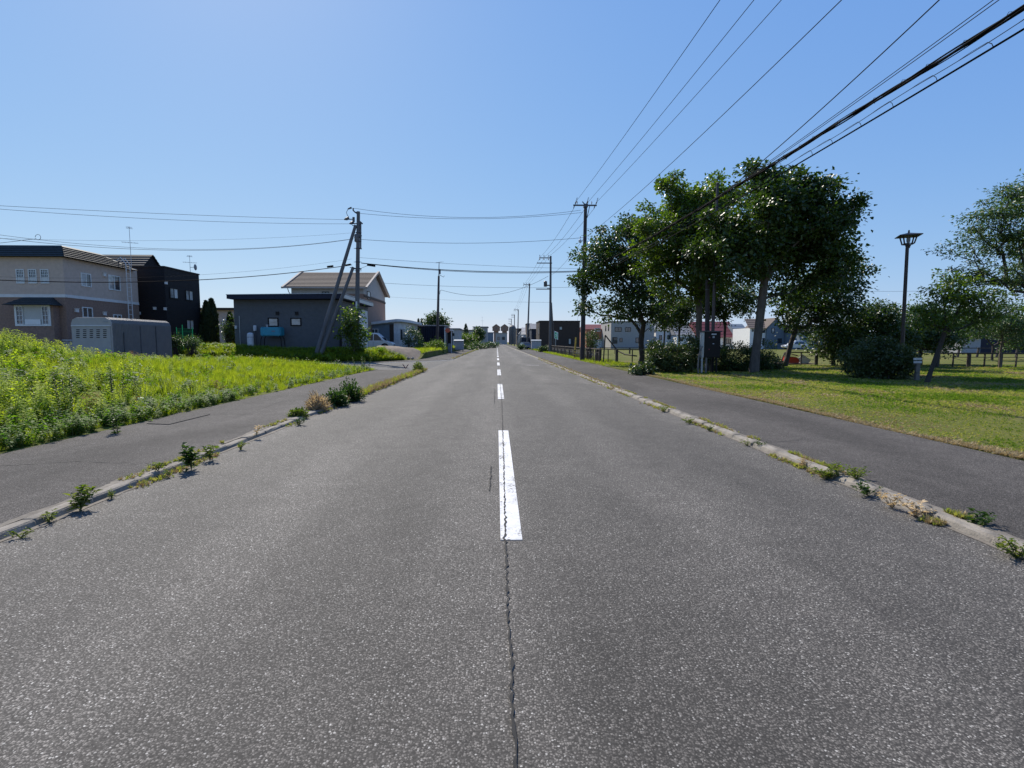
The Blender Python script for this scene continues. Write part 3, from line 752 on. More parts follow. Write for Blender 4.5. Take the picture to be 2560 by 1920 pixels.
m = MB(); m.tube([(XL6+.5, Y6, ze6-.12), (XL6+.55, Y6+.2, ze6-.5), (XL6+.75, Y6+.38, ze6-.8), (XL6+.75, Y6+.38, .6)], .05, 6); m.build('downpipe', M['trim'], h)

# ---- low shop with rounded corner
Y7 = 60.0
x0, zl = XZ(925, 812, Y7); x1, zh = XZ(984, 804, Y7); zg = .5
h = thing('corner_shop', 'low weathered building with a curved pale roof edge behind the parked van', 'shop', (x1, Y7, zg))
m = MB(); m.extr([(x0, Y7, zg-.3), (x1, Y7, zg-.3), (x1, Y7, zh), (x0, Y7, zl)], (0, 9, 0)); m.build('front_wall', M['bluegrey'], h)
def arc(cx, cy, r, a0, a1, n): return [(cx+r*math.cos(R(a0+(a1-a0)*i/n)), cy+r*math.sin(R(a0+(a1-a0)*i/n))) for i in range(n+1)]
m = MB(); m.plan([(x1+.002, Y7-.02)] + arc(x1+.25, Y7+1.1, 1.1, -90, 0, 6) + [(x1+1.35, Y7+9), (x1+.002, Y7+9)], zg-.3, zh-.05); m.build('round_wall', M['offwhite'], h)
m = MB(); pol = [(x0-.3, Y7-.4)] + arc(x1+.35, Y7+1.1, 1.55, -90, 0, 8) + [(x1+1.9, Y7+9.3), (x0-.3, Y7+9.3)]
m.extr([(x, y, zl + (zh-zl)*min(1, (x-x0)/(x1-x0)) + .0 - .10*max(0, x-x1-.8)) for x, y in pol], (0, 0, .28)); m.build('roof', M['offwhite'], h)
winR(h, x1+1.352, 1000, 822, 1011, 851, n=2, fr='greyframe', panes=('glass', 'blind'))
m = MB(); a, b = P(974, 812, Y7).x, P(984, 812, Y7).x; m.box(a, b, Y7-.05, Y7-.001, zg-.2, zh-.3); m.build('door', M['brownbox'], h)
winF(h, Y7, 927, 822, 946, 838, n=2, fr='wframe')

# ---- navy corrugated shed
Y8 = 70.0
x0, zt8 = XZ(1016, 815, Y8); x1, _ = XZ(1112, 815, Y8)
h = thing('navy_shed', 'long dark navy corrugated shed left of the road', 'shed', (x0, Y8, .5))
m = MB(); n = 22; w_ = (x1-x0)/n
for i in range(n):
    a = x0+i*w_; m.hexa([(a, Y8, .3), (a+w_*.98, Y8, .3), (a+w_*.98, Y8+8, .3), (a, Y8+8, .3), (a, Y8, zt8), (a+w_*.98, Y8, zt8), (a+w_*.98, Y8+8, zt8), (a, Y8+8, zt8)])
    m.add([(a+w_*.25, Y8-.09, .3), (a+w_*.7, Y8-.09, .3), (a+w_*.7, Y8-.09, zt8), (a+w_*.25, Y8-.09, zt8), (a, Y8-.001, .3), (a+w_*.95, Y8-.001, .3), (a+w_*.95, Y8-.001, zt8), (a, Y8-.001, zt8)], [(0,1,2,3),(4,0,3,7),(1,5,6,2),(7,3,2,6)])
m.build('corrugated_wall', M['navy'], h)
m = MB()
for i in range(n): a = x0+i*w_; m.tube([(a+w_/2, Y8-.25, zt8+.05), (a+w_/2, Y8+8.2, zt8+.2)], w_*.42, 6)
m.build('corrugated_roof', M['greyroof'], h)
# porch, post and red disc by the shed
t = thing('shed_porch', 'dark open porch at the road end of the navy shed', 'porch', (x1, 67.5, .2))
px0, pz1 = XZ(1114, 824, 67.5); px1, _ = XZ(1130, 824, 67.5)
m = MB(); m.box(px0, px1, 67.3, 69.9, pz1-.15, pz1); m.build('canopy', M['offwhite'], t)
m = MB(); m.box(px0+.05, px1-.1, 69.3, 69.5, .1, pz1-.151); m.build('back_panel', M['dframe'], t)
m = MB(); m.tube([(px1-.08, 67.5, 0), (px1-.08, 67.5, pz1-.15)], .05, 6); m.build('post', M['offwhite'], t)
m = MB(); m.box(px0+.2, px0+.55, 68.2, 68.7, .1, 1.3); m.build('bin', M['greyroof'], t, bevel=.04)
t = thing('round_sign', 'faded red round sign on a white post by the navy shed', 'sign', (P(1112,880,66).x, 66, .1))
a = P(1112, 825, 66); m = MB(); m.tube([(a.x, 66, 0), (a.x, 66, P(1112, 819, 66).z)], .07, 8); m.build('post', M['offwhite'], t)
c_ = P(1119, 826, 65.9); m = MB(); m.extr([(c_.x+.30*math.cos(k*math.pi/8), 65.88, c_.z+.28*math.sin(k*math.pi/8)) for k in range(16)], (0, .05, 0)); m.build('disc', M['orangepaint'], t)
m = MB(); m.bar((a.x, 65.95, c_.z), (c_.x, 65.95, c_.z), .04, .04); m.build('bracket', M['dsteel'], t)

# ---- white box enclosures on both sides
for nm, px0, px1, Y, lab in (('garbage_station', 1135, 1158, 80, 'pale grey waste collection box beside the left sidewalk'), ('garbage_station', 1329, 1353, 92, 'pale grey waste collection box beside the right sidewalk')):
    x0, zt_ = XZ(px0, 850.5, Y); x1 = P(px1, 850, Y).x
    t = thing(nm, lab, 'waste box', (x0, Y, .1))
    m = MB(); m.box(x0, x1, Y, Y+1.0, .3, zt_-.12); m.build('box', M['palegrey'], t, bevel=.03)
    m = MB(); m.hexa([(x0-.05, Y-.1, zt_-.118), (x1+.05, Y-.1, zt_-.118), (x1+.05, Y+1.1, zt_-.118), (x0-.05, Y+1.1, zt_-.118), (x0-.05, Y-.1, zt_-.06), (x1+.05, Y-.1, zt_-.06), (x1+.05, Y+1.1, zt_+.1), (x0-.05, Y+1.1, zt_+.1)]); m.build('lid', M['galv'], t)
    for u in (x0+.08, x1-.08):
        m = MB(); m.box(u-.05, u+.05, Y+.1, Y+.9, 0, .299); m.build('leg', M['dsteel'], t)

# ------------------------------------------------------------------ generic distant houses
def house(name, label, px0, px1, py, Y, depth, mat, roof='flat', roofmat='greyroof', wins=(), z0=0, over=.25, ridge=None, group=None, low=None, left=None, fr='dframe'):
    x0, zt_ = XZ(px0, py, Y); x1 = P(px1, py, Y).x
    h = thing(name, label, 'house', ((x0+x1)/2, Y, z0), group)
    m = MB(); m.box(x0, x1, Y, Y+depth, z0-.3, zt_)
    if roof == 'gableF':                                         # gable facing the camera
        xm = (x0+x1)/2; zr = P((px0+px1)/2, ridge, Y).z
        m.add([(x0, Y, zt_-.001), (x1, Y, zt_-.001), (xm, Y, zr-.1), (x0, Y+depth, zt_-.001), (x1, Y+depth, zt_-.001), (xm, Y+depth, zr-.1)], [(0,1,2),(3,5,4)])
    wobj = m.build('wall', M[mat], h)
    r_ = MB()
    if roof == 'flat': r_.box(x0-over, x1+over, Y-over, Y+depth+over, zt_+.001, zt_+.2)
    elif roof == 'gableF':
        for xa, sx in ((x0-over, 1), (x1+over, -1)):
            r_.extr([(xa, Y-over, zt_-.12), (xm, Y-over, zr), (xm, Y-over, zr+.14), (xa, Y-over, zt_+.02)], (0, depth+2*over, 0))
    elif roof == 'slope':                                        # roof slope facing the camera
        zr = P((px0+px1)/2, ridge, Y+depth*.5).z
        r_.steps((x0-over, Y-over, zt_-.05), (x1+over, Y-over, zt_-.05), (x0-over, Y+depth/2, zr), (x1+over, Y+depth/2, zr), 5, .05)
        r_.steps((x0-over, Y+depth+over, zt_-.05), (x1+over, Y+depth+over, zt_-.05), (x0-over, Y+depth/2, zr), (x1+over, Y+depth/2, zr), 5, .05)
        r_.add([(x0-over, Y, zt_), (x0-over, Y+depth, zt_), (x0-over, Y+depth/2, zr-.05), (x1+over, Y, zt_), (x1+over, Y+depth, zt_), (x1+over, Y+depth/2, zr-.05)], [(0,2,1),(3,4,5)])
    r_.build('roof', M[roofmat], h)
    if low:
        (pa, pb, pc, mt) = low; a, z1_ = XZ(pa, pb, Y); b = P(pc, pb, Y).x
        m = MB(); m.box(a, b, Y-.06, Y-.001, z0, z1_); m.build('lower_panel', M[mt], h)
    for wd in wins:
        winF(h, Y-(.06 if low else 0), *wd[:4], n=wd[4] if len(wd) > 4 else 1, fr=wd[6] if len(wd) > 6 else fr, panes=(wd[5] if len(wd) > 5 else 'glass',), t=.09)
    if left:
        for ya, yb, za, zb in left: win(h, 'L', x0, Y+ya, Y+yb, za, zb, n=1, fr=fr, t=.08)
    return h, x0, x1, zt_
# right of the road, beyond the park
house('brown_house', 'dark brown box-shaped house right of the road behind the utility pole', 1349, 1450, 804, 105, 9, 'brownbox', roofmat='dframe', over=.08, wins=((1398, 816, 1406, 825, 1, 'blind'), (1421, 846, 1428, 861, 1, 'blind'), (1431, 848, 1440, 861)), left=((2, 3.5, 3, 4.5),))
house('orange_house', 'orange brown house with red roof and white porch band behind the park fence', 1466, 1516, 823, 122, 10, 'orange', 'slope', 'redroof', ridge=811, wins=((1486, 820, 1501, 829, 2, 'glasspale', 'wframe'),), low=(1484, 849, 1514, 'white'))
house('grey_house', 'grey box-shaped two-storey house behind the leftmost park tree', 1528, 1636, 805, 112, 11, 'greyhouse', roofmat='dframe', over=.1, wins=((1537, 818, 1554, 829, 2), (1563, 818, 1577, 829, 2), (1531, 843, 1543, 859), (1549, 845, 1556, 855), (1589, 844, 1597, 857)), left=((2, 3, 4, 5.2), (5, 6, 4, 5.2)))
house('pale_house', 'white house with pale walls seen between the park tree trunks', 1640, 1690, 826, 116, 9, 'white', 'slope', 'greyroof', ridge=816, wins=((1648, 838, 1655, 850), (1668, 838, 1680, 848, 2)))
house('grey_roof_house', 'white walled house under a broad pale grey roof behind the hedge', 1692, 1748, 837, 112, 10, 'white', 'slope', 'greyroof', ridge=808, wins=((1700, 843, 1708, 853), (1722, 843, 1734, 853, 2)))
house('red_roof_house', 'white house under a large maroon roof behind the meter cabinet', 1752, 1842, 843, 110, 10, 'white', 'slope', 'redroof', ridge=804, over=.5, wins=((1815, 846.5, 1827, 860, 2), (1770, 847, 1784, 858, 2)))
house('slate_house', 'dark slate house with a pale porch roof between maroon and blue houses', 1846, 1879, 838, 108, 9, 'palegrey', 'slope', 'bluegrey', ridge=810, over=.05, low=(1846, 847, 1879, 'dframe'))  # near-black lower panel paints in the dark of the open carport
h, x0, x1, zt_ = house('blue_gable_house', 'blue grey gabled house with bright white side wall behind the big park tree', 1918, 1962, 820, 100, 9, 'bluegrey', 'gableF', 'roofbrown', ridge=796, wins=((1929, 820, 1936, 833, 1, 'glasspale'), (1944, 846, 1954, 858, 2)))
a = P(1879, 822, 100).x
m = MB(); m.box(a, x0-.002, 100.6, 108, -.2, P(1880, 820, 100).z); m.build('white_wing', M['white'], h)
m = MB(); m.steps((a-.4, 100.2, P(1880, 821, 100).z), (x0+.3, 100.2, P(1880, 821, 100).z), (a+.6, 104.5, P(1890, 797, 104.5).z), (x0+1.2, 104.5, P(1890, 797, 104.5).z), 5, .05); m.build('wing_roof', M['roofbrown'], h)
winF(h, 100.6, 1906, 845, 1911, 864, n=1, fr='dframe'); winF(h, 100.6, 1906, 824, 1912, 832, n=1, fr='dframe'); winF(h, 100.6, 1880, 823, 1884, 829, n=1, fr='dframe')
h, x0, x1, zt_ = house('navy_house', 'dark navy house behind the trees at the right edge', 2437, 2640, 800, 62, 10, 'navy', roofmat='dframe', over=.2, wins=((2454, 808, 2475, 817, 2, 'glasspale'), (2505.5, 806, 2527, 817, 2, 'glasspale')))
a = P(2405, 845, 61).x; m = MB(); m.box(a, x0-.002, 61, 67, -.1, P(2405, 844, 61).z); m.build('annex', M['palegrey'], h)
winF(h, 61, 2406, 850, 2416, 866, n=1, fr='wframe')
m = MB(); m.box(a-.3, x0-.003, 60.6, 67.3, P(2405, 844, 61).z+.001, P(2405, 836, 61).z); m.build('annex_roof', M['dframe'], h)
house('dim_house', 'dark low house glimpsed behind the bushes left of the lamp post', 2000, 2110, 830, 95, 9, 'bluegrey', 'slope', 'dframe', ridge=812, wins=((2060, 838, 2075, 850, 2),))
# far end of the road
house('navy_far_house', 'dark navy house with pale metal roof right of the road end', 1329, 1350, 822, 150, 10, 'navy', 'slope', 'greyroof', ridge=809, wins=((1336, 838, 1343, 846, 2),))
house('brown_far_house', 'small dark brown tall house beside the third utility pole', 1317, 1329, 810, 165, 8, 'brownbox', roofmat='dframe', over=.1, wins=((1320, 818, 1324, 824),))
house('white_slope_house', 'low house with a bright sloping roof near the dark truck', 1308, 1331, 836, 170, 12, 'offwhite', 'slope', 'palegrey', ridge=818)
house('grey_gable_far', 'pale gable house far down the right side of the road', 1296, 1309, 838, 190, 8, 'palegrey', 'gableF', 'greyroof', ridge=829, wins=((1300, 840, 1305, 847),))
house('dark_flat_far', 'dark flat-topped house behind the far poles', 1292, 1308, 822, 230, 10, 'brownbox', roofmat='dframe', over=.1)
house('pinkish_block', 'pinkish grey building closing the far end of the road', 1239, 1268, 833, 320, 14, 'greyhouse', roofmat='greyroof', wins=((1243, 842, 1249, 850), (1255, 842, 1262, 850)))
for k, (pa, pb, lab) in enumerate(((1231, 1250, 'left of two tall gabled towers closing the road'), (1252, 1271, 'right of two tall gabled towers closing the road'))):
    zu = P(pa, 827, 345).z
    h, x0, x1, zt_ = house('gable_tower', lab, pa, pb, 817.5, 345, 8, 'brownwall', 'gableF', 'dsteel', z0=zu+.3, ridge=810.5, over=.25, group='gabled towers at the end of the road', wins=((pa+8, 818, pa+10.5, 823, 1),))
    m = MB(); m.box(P(pa+3.5, 830, 345).x, P(pb-3.5, 830, 345).x, 345.6, 352.4, -.1, zu-.001); m.build('lower_wall', M['brownwall'], h)
t = thing('round_silo', 'dark round-roofed silo beside the gabled towers', 'silo', (P(1281, 840, 330).x, 330, 0))
a = P(1281, 815, 330); r0 = P(1290, 815, 330).x-a.x
m = MB(); m.lathe((a.x, 330, 0), [(r0, 0), (r0, a.z-1.5), (r0*.85, a.z-.4), (r0*.4, a.z+.4), (.2, a.z+.7)], 14); m.build('body', M['dsteel'], t)
house('grey_flat_far', 'grey flat-roofed house with dark door left of the road end', 1184, 1218, 818, 150, 10, 'greyhouse', roofmat='bluegrey', over=.3, wins=((1204, 831, 1212, 848, 2, 'glass'), (1190, 834, 1197, 842, 2)))
house('low_wing_far', 'low grey building between the flat house and the towers', 1219, 1233, 832, 190, 10, 'bluegrey', roofmat='greyroof')
house('pale_flat_far', 'pale low flat building behind the yellow green shrub', 1123, 1147, 823, 105, 8, 'palegrey', roofmat='greyroof', wins=((1130, 833, 1136, 840, 2),))
house('grey_mid_far', 'grey low house behind the dark conifer left of the road', 1147, 1184, 826, 170, 10, 'greyhouse', roofmat='dsteel', over=.2, wins=((1168, 835, 1174, 842),))
antenna(P(1206, 818, 152), 3.0, 'aerial on the grey flat-roofed house left of the road end')

# ------------------------------------------------------------------ utility poles
def pole_body(t, a, b, r0, r1, mat='pole', name='pole'):
    m = MB(); a, b = Vector(a), Vector(b)
    m.tube([a, a.lerp(b, .5), b], [r0, (r0+r1)/2, r1], 12); return m.build(name, M[mat], t, smooth=True)
def insulator(t, p, up=.22, r=.05):
    m = MB(); p = Vector(p); m.lathe(p, [(.015,0),(.02,up*.35),(r,up*.4),(r*.6,up*.55),(r,up*.62),(r*.55,up*.8),(r*.5,up)], 8); return m.build('insulator', M['porcelain'], t)
def strain(t, p, d, L=.45):
    m = MB(); p = Vector(p); d = Vector(d).normalized()
    m.tube([p, p+d*L*.25, p+d*L*.3, p+d*L*.5, p+d*L*.55, p+d*L], [.012,.012,.045,.03,.045,.012], 7); return m.build('strain_insulator', M['dsteel'], t)
def bolts(t, a, b, n, s=1):
    for k in range(n):
        p = Vector(a).lerp(Vector(b), (k+.5)/n); m = MB(); sx = s if k % 2 else -s
        m.bar(p+Vector((sx*.12,0,0)), p+Vector((sx*.30,0,0)), .022, .022); m.build('step_bolt', M['dsteel'], t)

# right-hand pole by the park
p1 = Vector((P(1458, 700, 40.6).x, 40.6, 0)); top1 = P(1464, 512, 40.6)
t = thing('utility_pole', 'tall concrete utility pole with crossarm standing in front of the park trees', 'utility pole', p1, 'utility poles along the right side of the road')
pole_body(t, p1, top1, .20, .125, 'poledark')
za = P(1464, 514.5, 40.6).z
m = MB(); xa0, xa1 = P(1432.5, 515, 40.6).x, P(1491, 515, 40.6).x; m.box(xa0, xa1, 40.42, 40.5, za-.05, za+.05); m.build('crossarm', M['dsteel'], t)
m = MB(); m.bar((top1.x+.1, 40.45, za-.95), (xa1-.55, 40.45, za-.04), .05, .05); m.bar((top1.x+.1, 40.45, za-.9), (xa1-.9, 40.45, za-.3), .05, .05); m.build('arm_brace', M['dsteel'], t)
m = MB(); m.box(top1.x-.16, top1.x+.16, 40.43, 40.77, za-.12, za+.12); m.build('clamp', M['dsteel'], t)
WX1 = (xa0+.12, top1.x+.02, xa1-.1)
for i, x in enumerate(WX1):
    z = za+.05 if i != 1 else top1.z
    insulator(t, (x + (.18 if i == 0 else -.3 if i == 2 else .12), 40.46, z), .26, .06)
    strain(t, (x, 40.4, z), (.02, -1, .16), .6); strain(t, (x, 40.5, z), (-.02, 1, -.25), .6)
    m = MB(); m.tube([(x, 40.1, z+.05), (x+.1, 40.2, z+.42), (x+.2, 40.45, z+.52), (x+.14, 40.7, z+.2), (x, 40.95, z-.1)], .012, 5); m.build('jumper', M['wire'], t)
m = MB(); m.tube([(top1.x-.1, 40.5, top1.z+.02), (top1.x-.28, 40.5, top1.z+.22)], [.05, .03], 6); m.build('pole_cap_bracket', M['dsteel'], t)
bolts(t, (p1.x, 40.6, 4.5), (top1.x, 40.6, za-1.5), 12)
zz = P(1461, 595, 40.6).z
insulator(t, (p1.x-.28, 40.5, zz-.1), .2, .06)
m = MB(); m.lathe((p1.x-.30, 40.5, P(1455, 603, 40.6).z-.12), [(.1,0),(.12,.05),(.12,.18),(.06,.24)], 10); m.bar((p1.x-.3, 40.5, zz-.25), (p1.x, 40.5, zz-.25), .04, .04); m.build('lantern_fitting', M['offwhite'], t)
for dz, mt in ((0, 'dsteel'), (-.55, 'dsteel'), (-1.15, 'dsteel')):
    m = MB(); z = P(1460, 675, 40.6).z + dz; m.lathe((p1.x, 40.6, z), [(.205,-.05),(.21,0),(.205,.05)], 12); m.build('band', M[mt], t)
zk = P(1460, 679, 40.6).z                                       # communication cables

# left-hand braced pole
PLY = 40.0
pl0 = Vector((P(890.5, 860, PLY).x, PLY, .05)); pl1 = P(896, 529, PLY)
t = thing('utility_pole', 'braced concrete utility pole with two slanting props in front of the grey building', 'utility pole', pl0)
pole_body(t, pl0, pl1, .20, .125)
for nm, pa, pb in (('prop', (889, 563), (795, 872)), ('prop', (883, 668), (808, 872))):
    a = P(*pa, PLY-.1); b = P(*pb, PLY-.9); d = b-a; b = a + d*((a.z-.15)/(a.z-b.z))
    pole_body(t, b, a, .17, .115, name='prop')
    m = MB(); m.bar(a+Vector((-.12,0,-.1)), (pl1.x+.12, PLY, a.z-.12), .12, .1); m.build('prop_clamp', M['dsteel'], t)
    m = MB(); m.bar(a+Vector((-.25,0,-.02)), a+Vector((.2,0,-.1)), .05, .05); m.build('clamp_bolt', M['dsteel'], t)
a = P(796, 852, PLY); m = MB()
q = lambda x, y, dy=0: P(x, y, PLY+dy)
m.tube([q(895,531), q(888,531), q(883,526), q(883,520.5)], .055, 6); m.bar(q(894,536), q(885,528), .07, .07); m.build('top_bracket', M['dsteel'], t)
m = MB(); m.tube([q(879,519), q(870,522.5)], [.07,.05], 6); m.build('cutout_switch', M['dsteel'], t)
m = MB(); m.tube([q(870,522.5), q(866,531), q(868,537), q(872,543)], .02, 5); m.build('jumper', M['wire'], t)
for a, b in (((872,544), (860,549)), ((884,555), (873,559.5))):
    m = MB(); m.tube([q(*a), q((a[0]+b[0])/2, (a[1]+b[1])/2+1), q(*b)], [.1,.12,.03], 7); m.build('strain_insulator', M['dsteel'], t)
m = MB(); m.bar(q(864,548.5), q(886,548), .06, .06); m.tube([q(884,543), q(884,555)], .09, 7); m.bar(q(874,559.5), q(896,558.5), .06, .06); m.build('side_arm', M['dsteel'], t)
m = MB(); m.extr([q(898,550), q(907,558), q(906,560.5), q(898,557)], (0,.08,0)); m.bar(q(898,558.5), q(905,558.5), .05, .05); m.build('brace', M['dsteel'], t)
m = MB(); m.tube([q(901.8,557), q(901.8,622.5)], .055, 6); m.tube([q(901.8,588), q(901.8,590.5)], .085, 6); m.tube([q(901.8,620.5), q(901.8,623)], .085, 6); m.build('cable_riser', M['dsteel'], t)
m = MB(); m.lathe((q(892,598).x, PLY-.05, q(892,606).z), [(.1,0),(.17,.12),(.17,.5),(.12,.6)], 10); m.build('cable_closure', M['pole'], t, smooth=True)
for y in (582, 593, 603, 621, 655, 671, 677):
    m = MB(); p = q(894, y); m.lathe((pl0.x+(pl1.x-pl0.x)*((p.z)/pl1.z), PLY, p.z), [(.165,-.04),(.185,0),(.165,.04)], 10); m.bar(p+Vector((-.28,0,0)), p+Vector((.3,0,0)), .03, .03); m.build('band', M['dsteel'], t)
for a, b in (((863, 663.5), (877, 661)), ((918, 662), (938, 665)), ((818,667),(833,665))):
    m = MB(); m.tube([q(*a), q(*b)], .075, 7); m.build('splice_box', M['cable'], t)
m = MB(); m.box(q(891,760).x, q(895,760).x, PLY-.22, PLY-.19, q(891,775).z, q(891,754).z); m.build('number_plate', M['offwhite'], t)

# receding row on the right
def far_pole(px_b, px_t, pyt, Y, lab, arms, transformer=False, double=False):
    b = Vector((P(px_b, 860, Y).x, Y, 0)); tp = P(px_t, pyt, Y)
    t = thing('utility_pole', lab, 'utility pole', b, 'utility poles along the right side of the road')
    pole_body(t, b, tp, .20, .13)
    if double:
        pole_body(t, b+Vector((.55,.3,0)), Vector((tp.x+.12, Y+.1, 6.9)), .16, .12, 'polesteel', 'support_pole')
    for (xa, xb, py) in arms:
        a, c = P(xa, py, Y), P(xb, py, Y)
        m = MB(); m.box(a.x, c.x, Y-.18, Y-.1, a.z-.06, a.z+.06); m.build('crossarm', M['dsteel'], t)
    a = P(arms[0][0], arms[0][2], Y); c = P(arms[0][1], arms[0][2], Y)
    for f in (.04, .4, .78):
        insulator(t, (a.x+(c.x-a.x)*f, Y-.14, a.z+.06), .34, .09)
        m = MB(); x = a.x+(c.x-a.x)*f; m.tube([(x, Y-.2, a.z), (x-.05, Y-.7, a.z-.35)], [.03,.07], 6); m.build('strain_insulator', M['dsteel'], t)
    if transformer:
        u, z1 = XZ(1359, 703, Y); v, z0 = XZ(1367.5, 717, Y)
        m = MB(); m.lathe(((u+v)/2, Y-.2, z0), [((v-u)*.42,0),((v-u)*.5,.06),((v-u)*.5,z1-z0-.08),((v-u)*.3,z1-z0)], 12); m.build('transformer', M['dsteel'], t, smooth=True)
        m = MB(); m.box(v-.02, b.x+.1, Y-.25, Y-.15, z0+.1, z0+.25); m.box(v-.02, b.x+.1, Y-.25, Y-.15, z0-.35, z0-.22); m.build('bracket', M['dsteel'], t)
    return t
P2Y = 71
far_pole(1375.5, 1376.7, 640, P2Y, 'concrete utility pole with a transformer beside the green sign', [(1348, 1377, 645), (1342, 1380, 658), (1340, 1374, 723)], True, True)
far_pole(1318, 1324, 709, 110, 'slender utility pole beside the parked dark car', [(1308.5, 1326, 711.5)])
far_pole(1294, 1295.8, 773.5, 158, 'utility pole with one short crossarm near the dark truck', [(1285, 1296, 774.5)])
far_pole(1286, 1286.3, 787, 195, 'far utility pole with two short crossarms before the silo', [(1278, 1287, 788), (1278, 1287, 793)])
far_pole(1278.5, 1278.6, 797, 235, 'distant utility pole in front of the round silo', [(1271.5, 1279, 798), (1271, 1279, 803)])
far_pole(1275.5, 1275.6, 808, 285, 'farthest thin utility pole by the right gabled tower', [(1270, 1276, 809)])
# dark pole with an aerial left of the road
b = Vector((P(1092.5, 860, 68).x, 68, .2)); tp = P(1097, 690, 68)
t = thing('utility_pole', 'dark pole rising behind the navy shed with a television aerial strapped on top', 'utility pole', b)
pole_body(t, b, tp, .21, .13, 'polesteel')
m = MB(); m.tube([tp-Vector((0,0,.4)), P(1097.5, 668, 68), P(1097.8, 655, 68)], [.07,.05,.035], 6); m.build('aerial_mast', M['dsteel'], t)
a = P(1097.8, 656, 68); m = MB(); m.bar(a+Vector((-.2,-.5,-.1)), a+Vector((.25,.6,.15)), .04, .04)
for k in range(4): c = a+Vector((-.2+.15*k, -.5+.37*k, -.1+.08*k)); m.bar(c+Vector((-.3,.1,0)), c+Vector((.3,-.1,0)), .02, .02)
m.build('aerial', M['dsteel'], t)
a = P(1099, 687, 68); m = MB(); m.tube([a, a+Vector((.5,0,-.3)), a+Vector((.62,0,-.1))], .03, 6); m.box(a.x-.12, a.x+.15, 67.8, 68, a.z+.1, a.z+.7); m.build('fitting', M['dsteel'], t)
a = P(1101, 727, 68); m = MB(); m.tube([P(1095.5,736,68), P(1099.5,735,68), P(1100,728,68), P(1103,725,68)], .03, 6); m.build('hook', M['dsteel'], t)

# ------------------------------------------------------------------ wires
def span(a, b, sag, n=18):
    a, b = Vector(a), Vector(b)
    return [a.lerp(b, i/n) - Vector((0,0,4*sag*(i/n)*(1-i/n))) for i in range(n+1)]
def wire(lab, pts, r, mat='wire', group=None, name='power_line', n=5):
    m = MB(); m.tube(pts, r, n); o = m.build(name, M[mat], None, smooth=True, loc=pts[0])
    return tag(o, lab, 'wire', group)
gH = 'high conductors strung along the right-hand poles'
# three high conductors from the park pole back over the camera's right, and on to the far poles
endz = [None]*3
for i, (px, lab) in enumerate(((1785, 'left'), (1868, 'middle'), (1935, 'right'))):
    a = Vector((WX1[i], 40.3, za+.15 if i != 1 else top1.z))
    far = a + (P(px, 0, 15.2 + .2*i) - a) * 1.62
    sg = .25
    wire('%s of the three thin high conductors rising steeply to the top of the sky' % lab, span(a, far, sg, 24), .0105, group=gH)
arms = [(1350, 643, P2Y), (1360, 643, P2Y), (1371, 641, P2Y)]
for i, lab in enumerate(('left', 'middle', 'right')):
    a = Vector((WX1[i], 40.9, za-.1 if i != 1 else top1.z-.2))
    b = P(*arms[i]); c = P((1310, 1315, 1321)[i], 710, 110); d = P((1287, 1290, 1294)[i], 774, 158)
    pts = span(a, b, .35) + span(b, c, .4)[1:] + span(c, d, .4)[1:] + span(d, P((1279, 1282, 1285)[i], 787, 195), .4)[1:]
    wire('%s of the three conductors running from the park pole to the far poles' % lab, pts, .013, group='conductors along the far poles')
a = P(1461, 595, 40.4); far = a + (P(2062, 0, 11.4)-a)*1.35
wire('single wire below the high conductors passing left of the big trees', span(a, far, .45, 24), .0105)
b = P(1378, 688, P2Y)
wire('wire falling from the park pole to the transformer pole', span(P(1459, 597, 40.8), b, .3), .013)
# cables sagging from the park pole toward the upper right corner
def long_cable(near, mid, zend):
    """parabola through the pole, a mid point and a near point (all in place), carried past the frame"""
    a = Vector(zend)
    ys = [a.y, mid.y, near.y]; zs = [a.z, mid.z, near.z]; xs_ = [a.x, mid.x, near.x]
    cz = np.polyfit(ys, zs, 2); cx = np.polyfit(ys, xs_, 1)
    return [Vector((np.polyval(cx, y), y, np.polyval(cz, y))) for y in np.linspace(a.y, 1.0, 60)]
CX = 7.0
def onX(px, py, X): return PX(px, py, X)
pk = Vector((p1.x+.2, 40.4, zk))
thin1 = long_cable(onX(2350, 0, 7.1), onX(1910, 398, 7.05), (p1.x+.2, 40.4, zk+.75))
wire('single slack thin cable crossing the sky above the big tree top', thin1, .011, 'wire')
for j, (dx, lab) in enumerate(((0, 'upper of two pale parallel cables just above the black cable bundle'), (14, 'lower of two pale parallel cables just above the black cable bundle'))):
    c = long_cable(onX(2482+dx, 0, 7.05), onX(1932+dx*.4, 398, 7.05), (p1.x+.2, 40.4, zk+.45-.1*j))
    wire(lab, c, .007, 'wire')
bund = long_cable(onX(2556, 20, 7.0), onX(1950, 400, 7.0), (p1.x+.15, 40.4, zk))
t = thing('cable_bundle', 'thick black bundle of lashed cables sweeping to the upper right corner', 'cable', bund[0])
def offset_path(pts, f): return [p + Vector(f(i, p)) for i, p in enumerate(pts)]
fine = []
for p, q_ in zip(bund, bund[1:]):
    for k in range(4): fine.append(p.lerp(q_, k/4))
fine.append(bund[-1])
for k, (ph, rr, am, nm) in enumerate(((0, .020, .022, 'cable'), (2.1, .017, .026, 'cable'), (4.2, .013, .030, 'cable'), (1.0, .008, .048, 'messenger'))):
    pts = offset_path(fine, lambda i, p: (am*math.cos(ph+p.y*1.3), 0, am*math.sin(ph+p.y*1.3)))
    m = MB(); m.tube(pts, rr, 6); m.build(nm, M['cable'], t, smooth=True)
m = MB(); r_ = random.Random(3)
y = 1.2
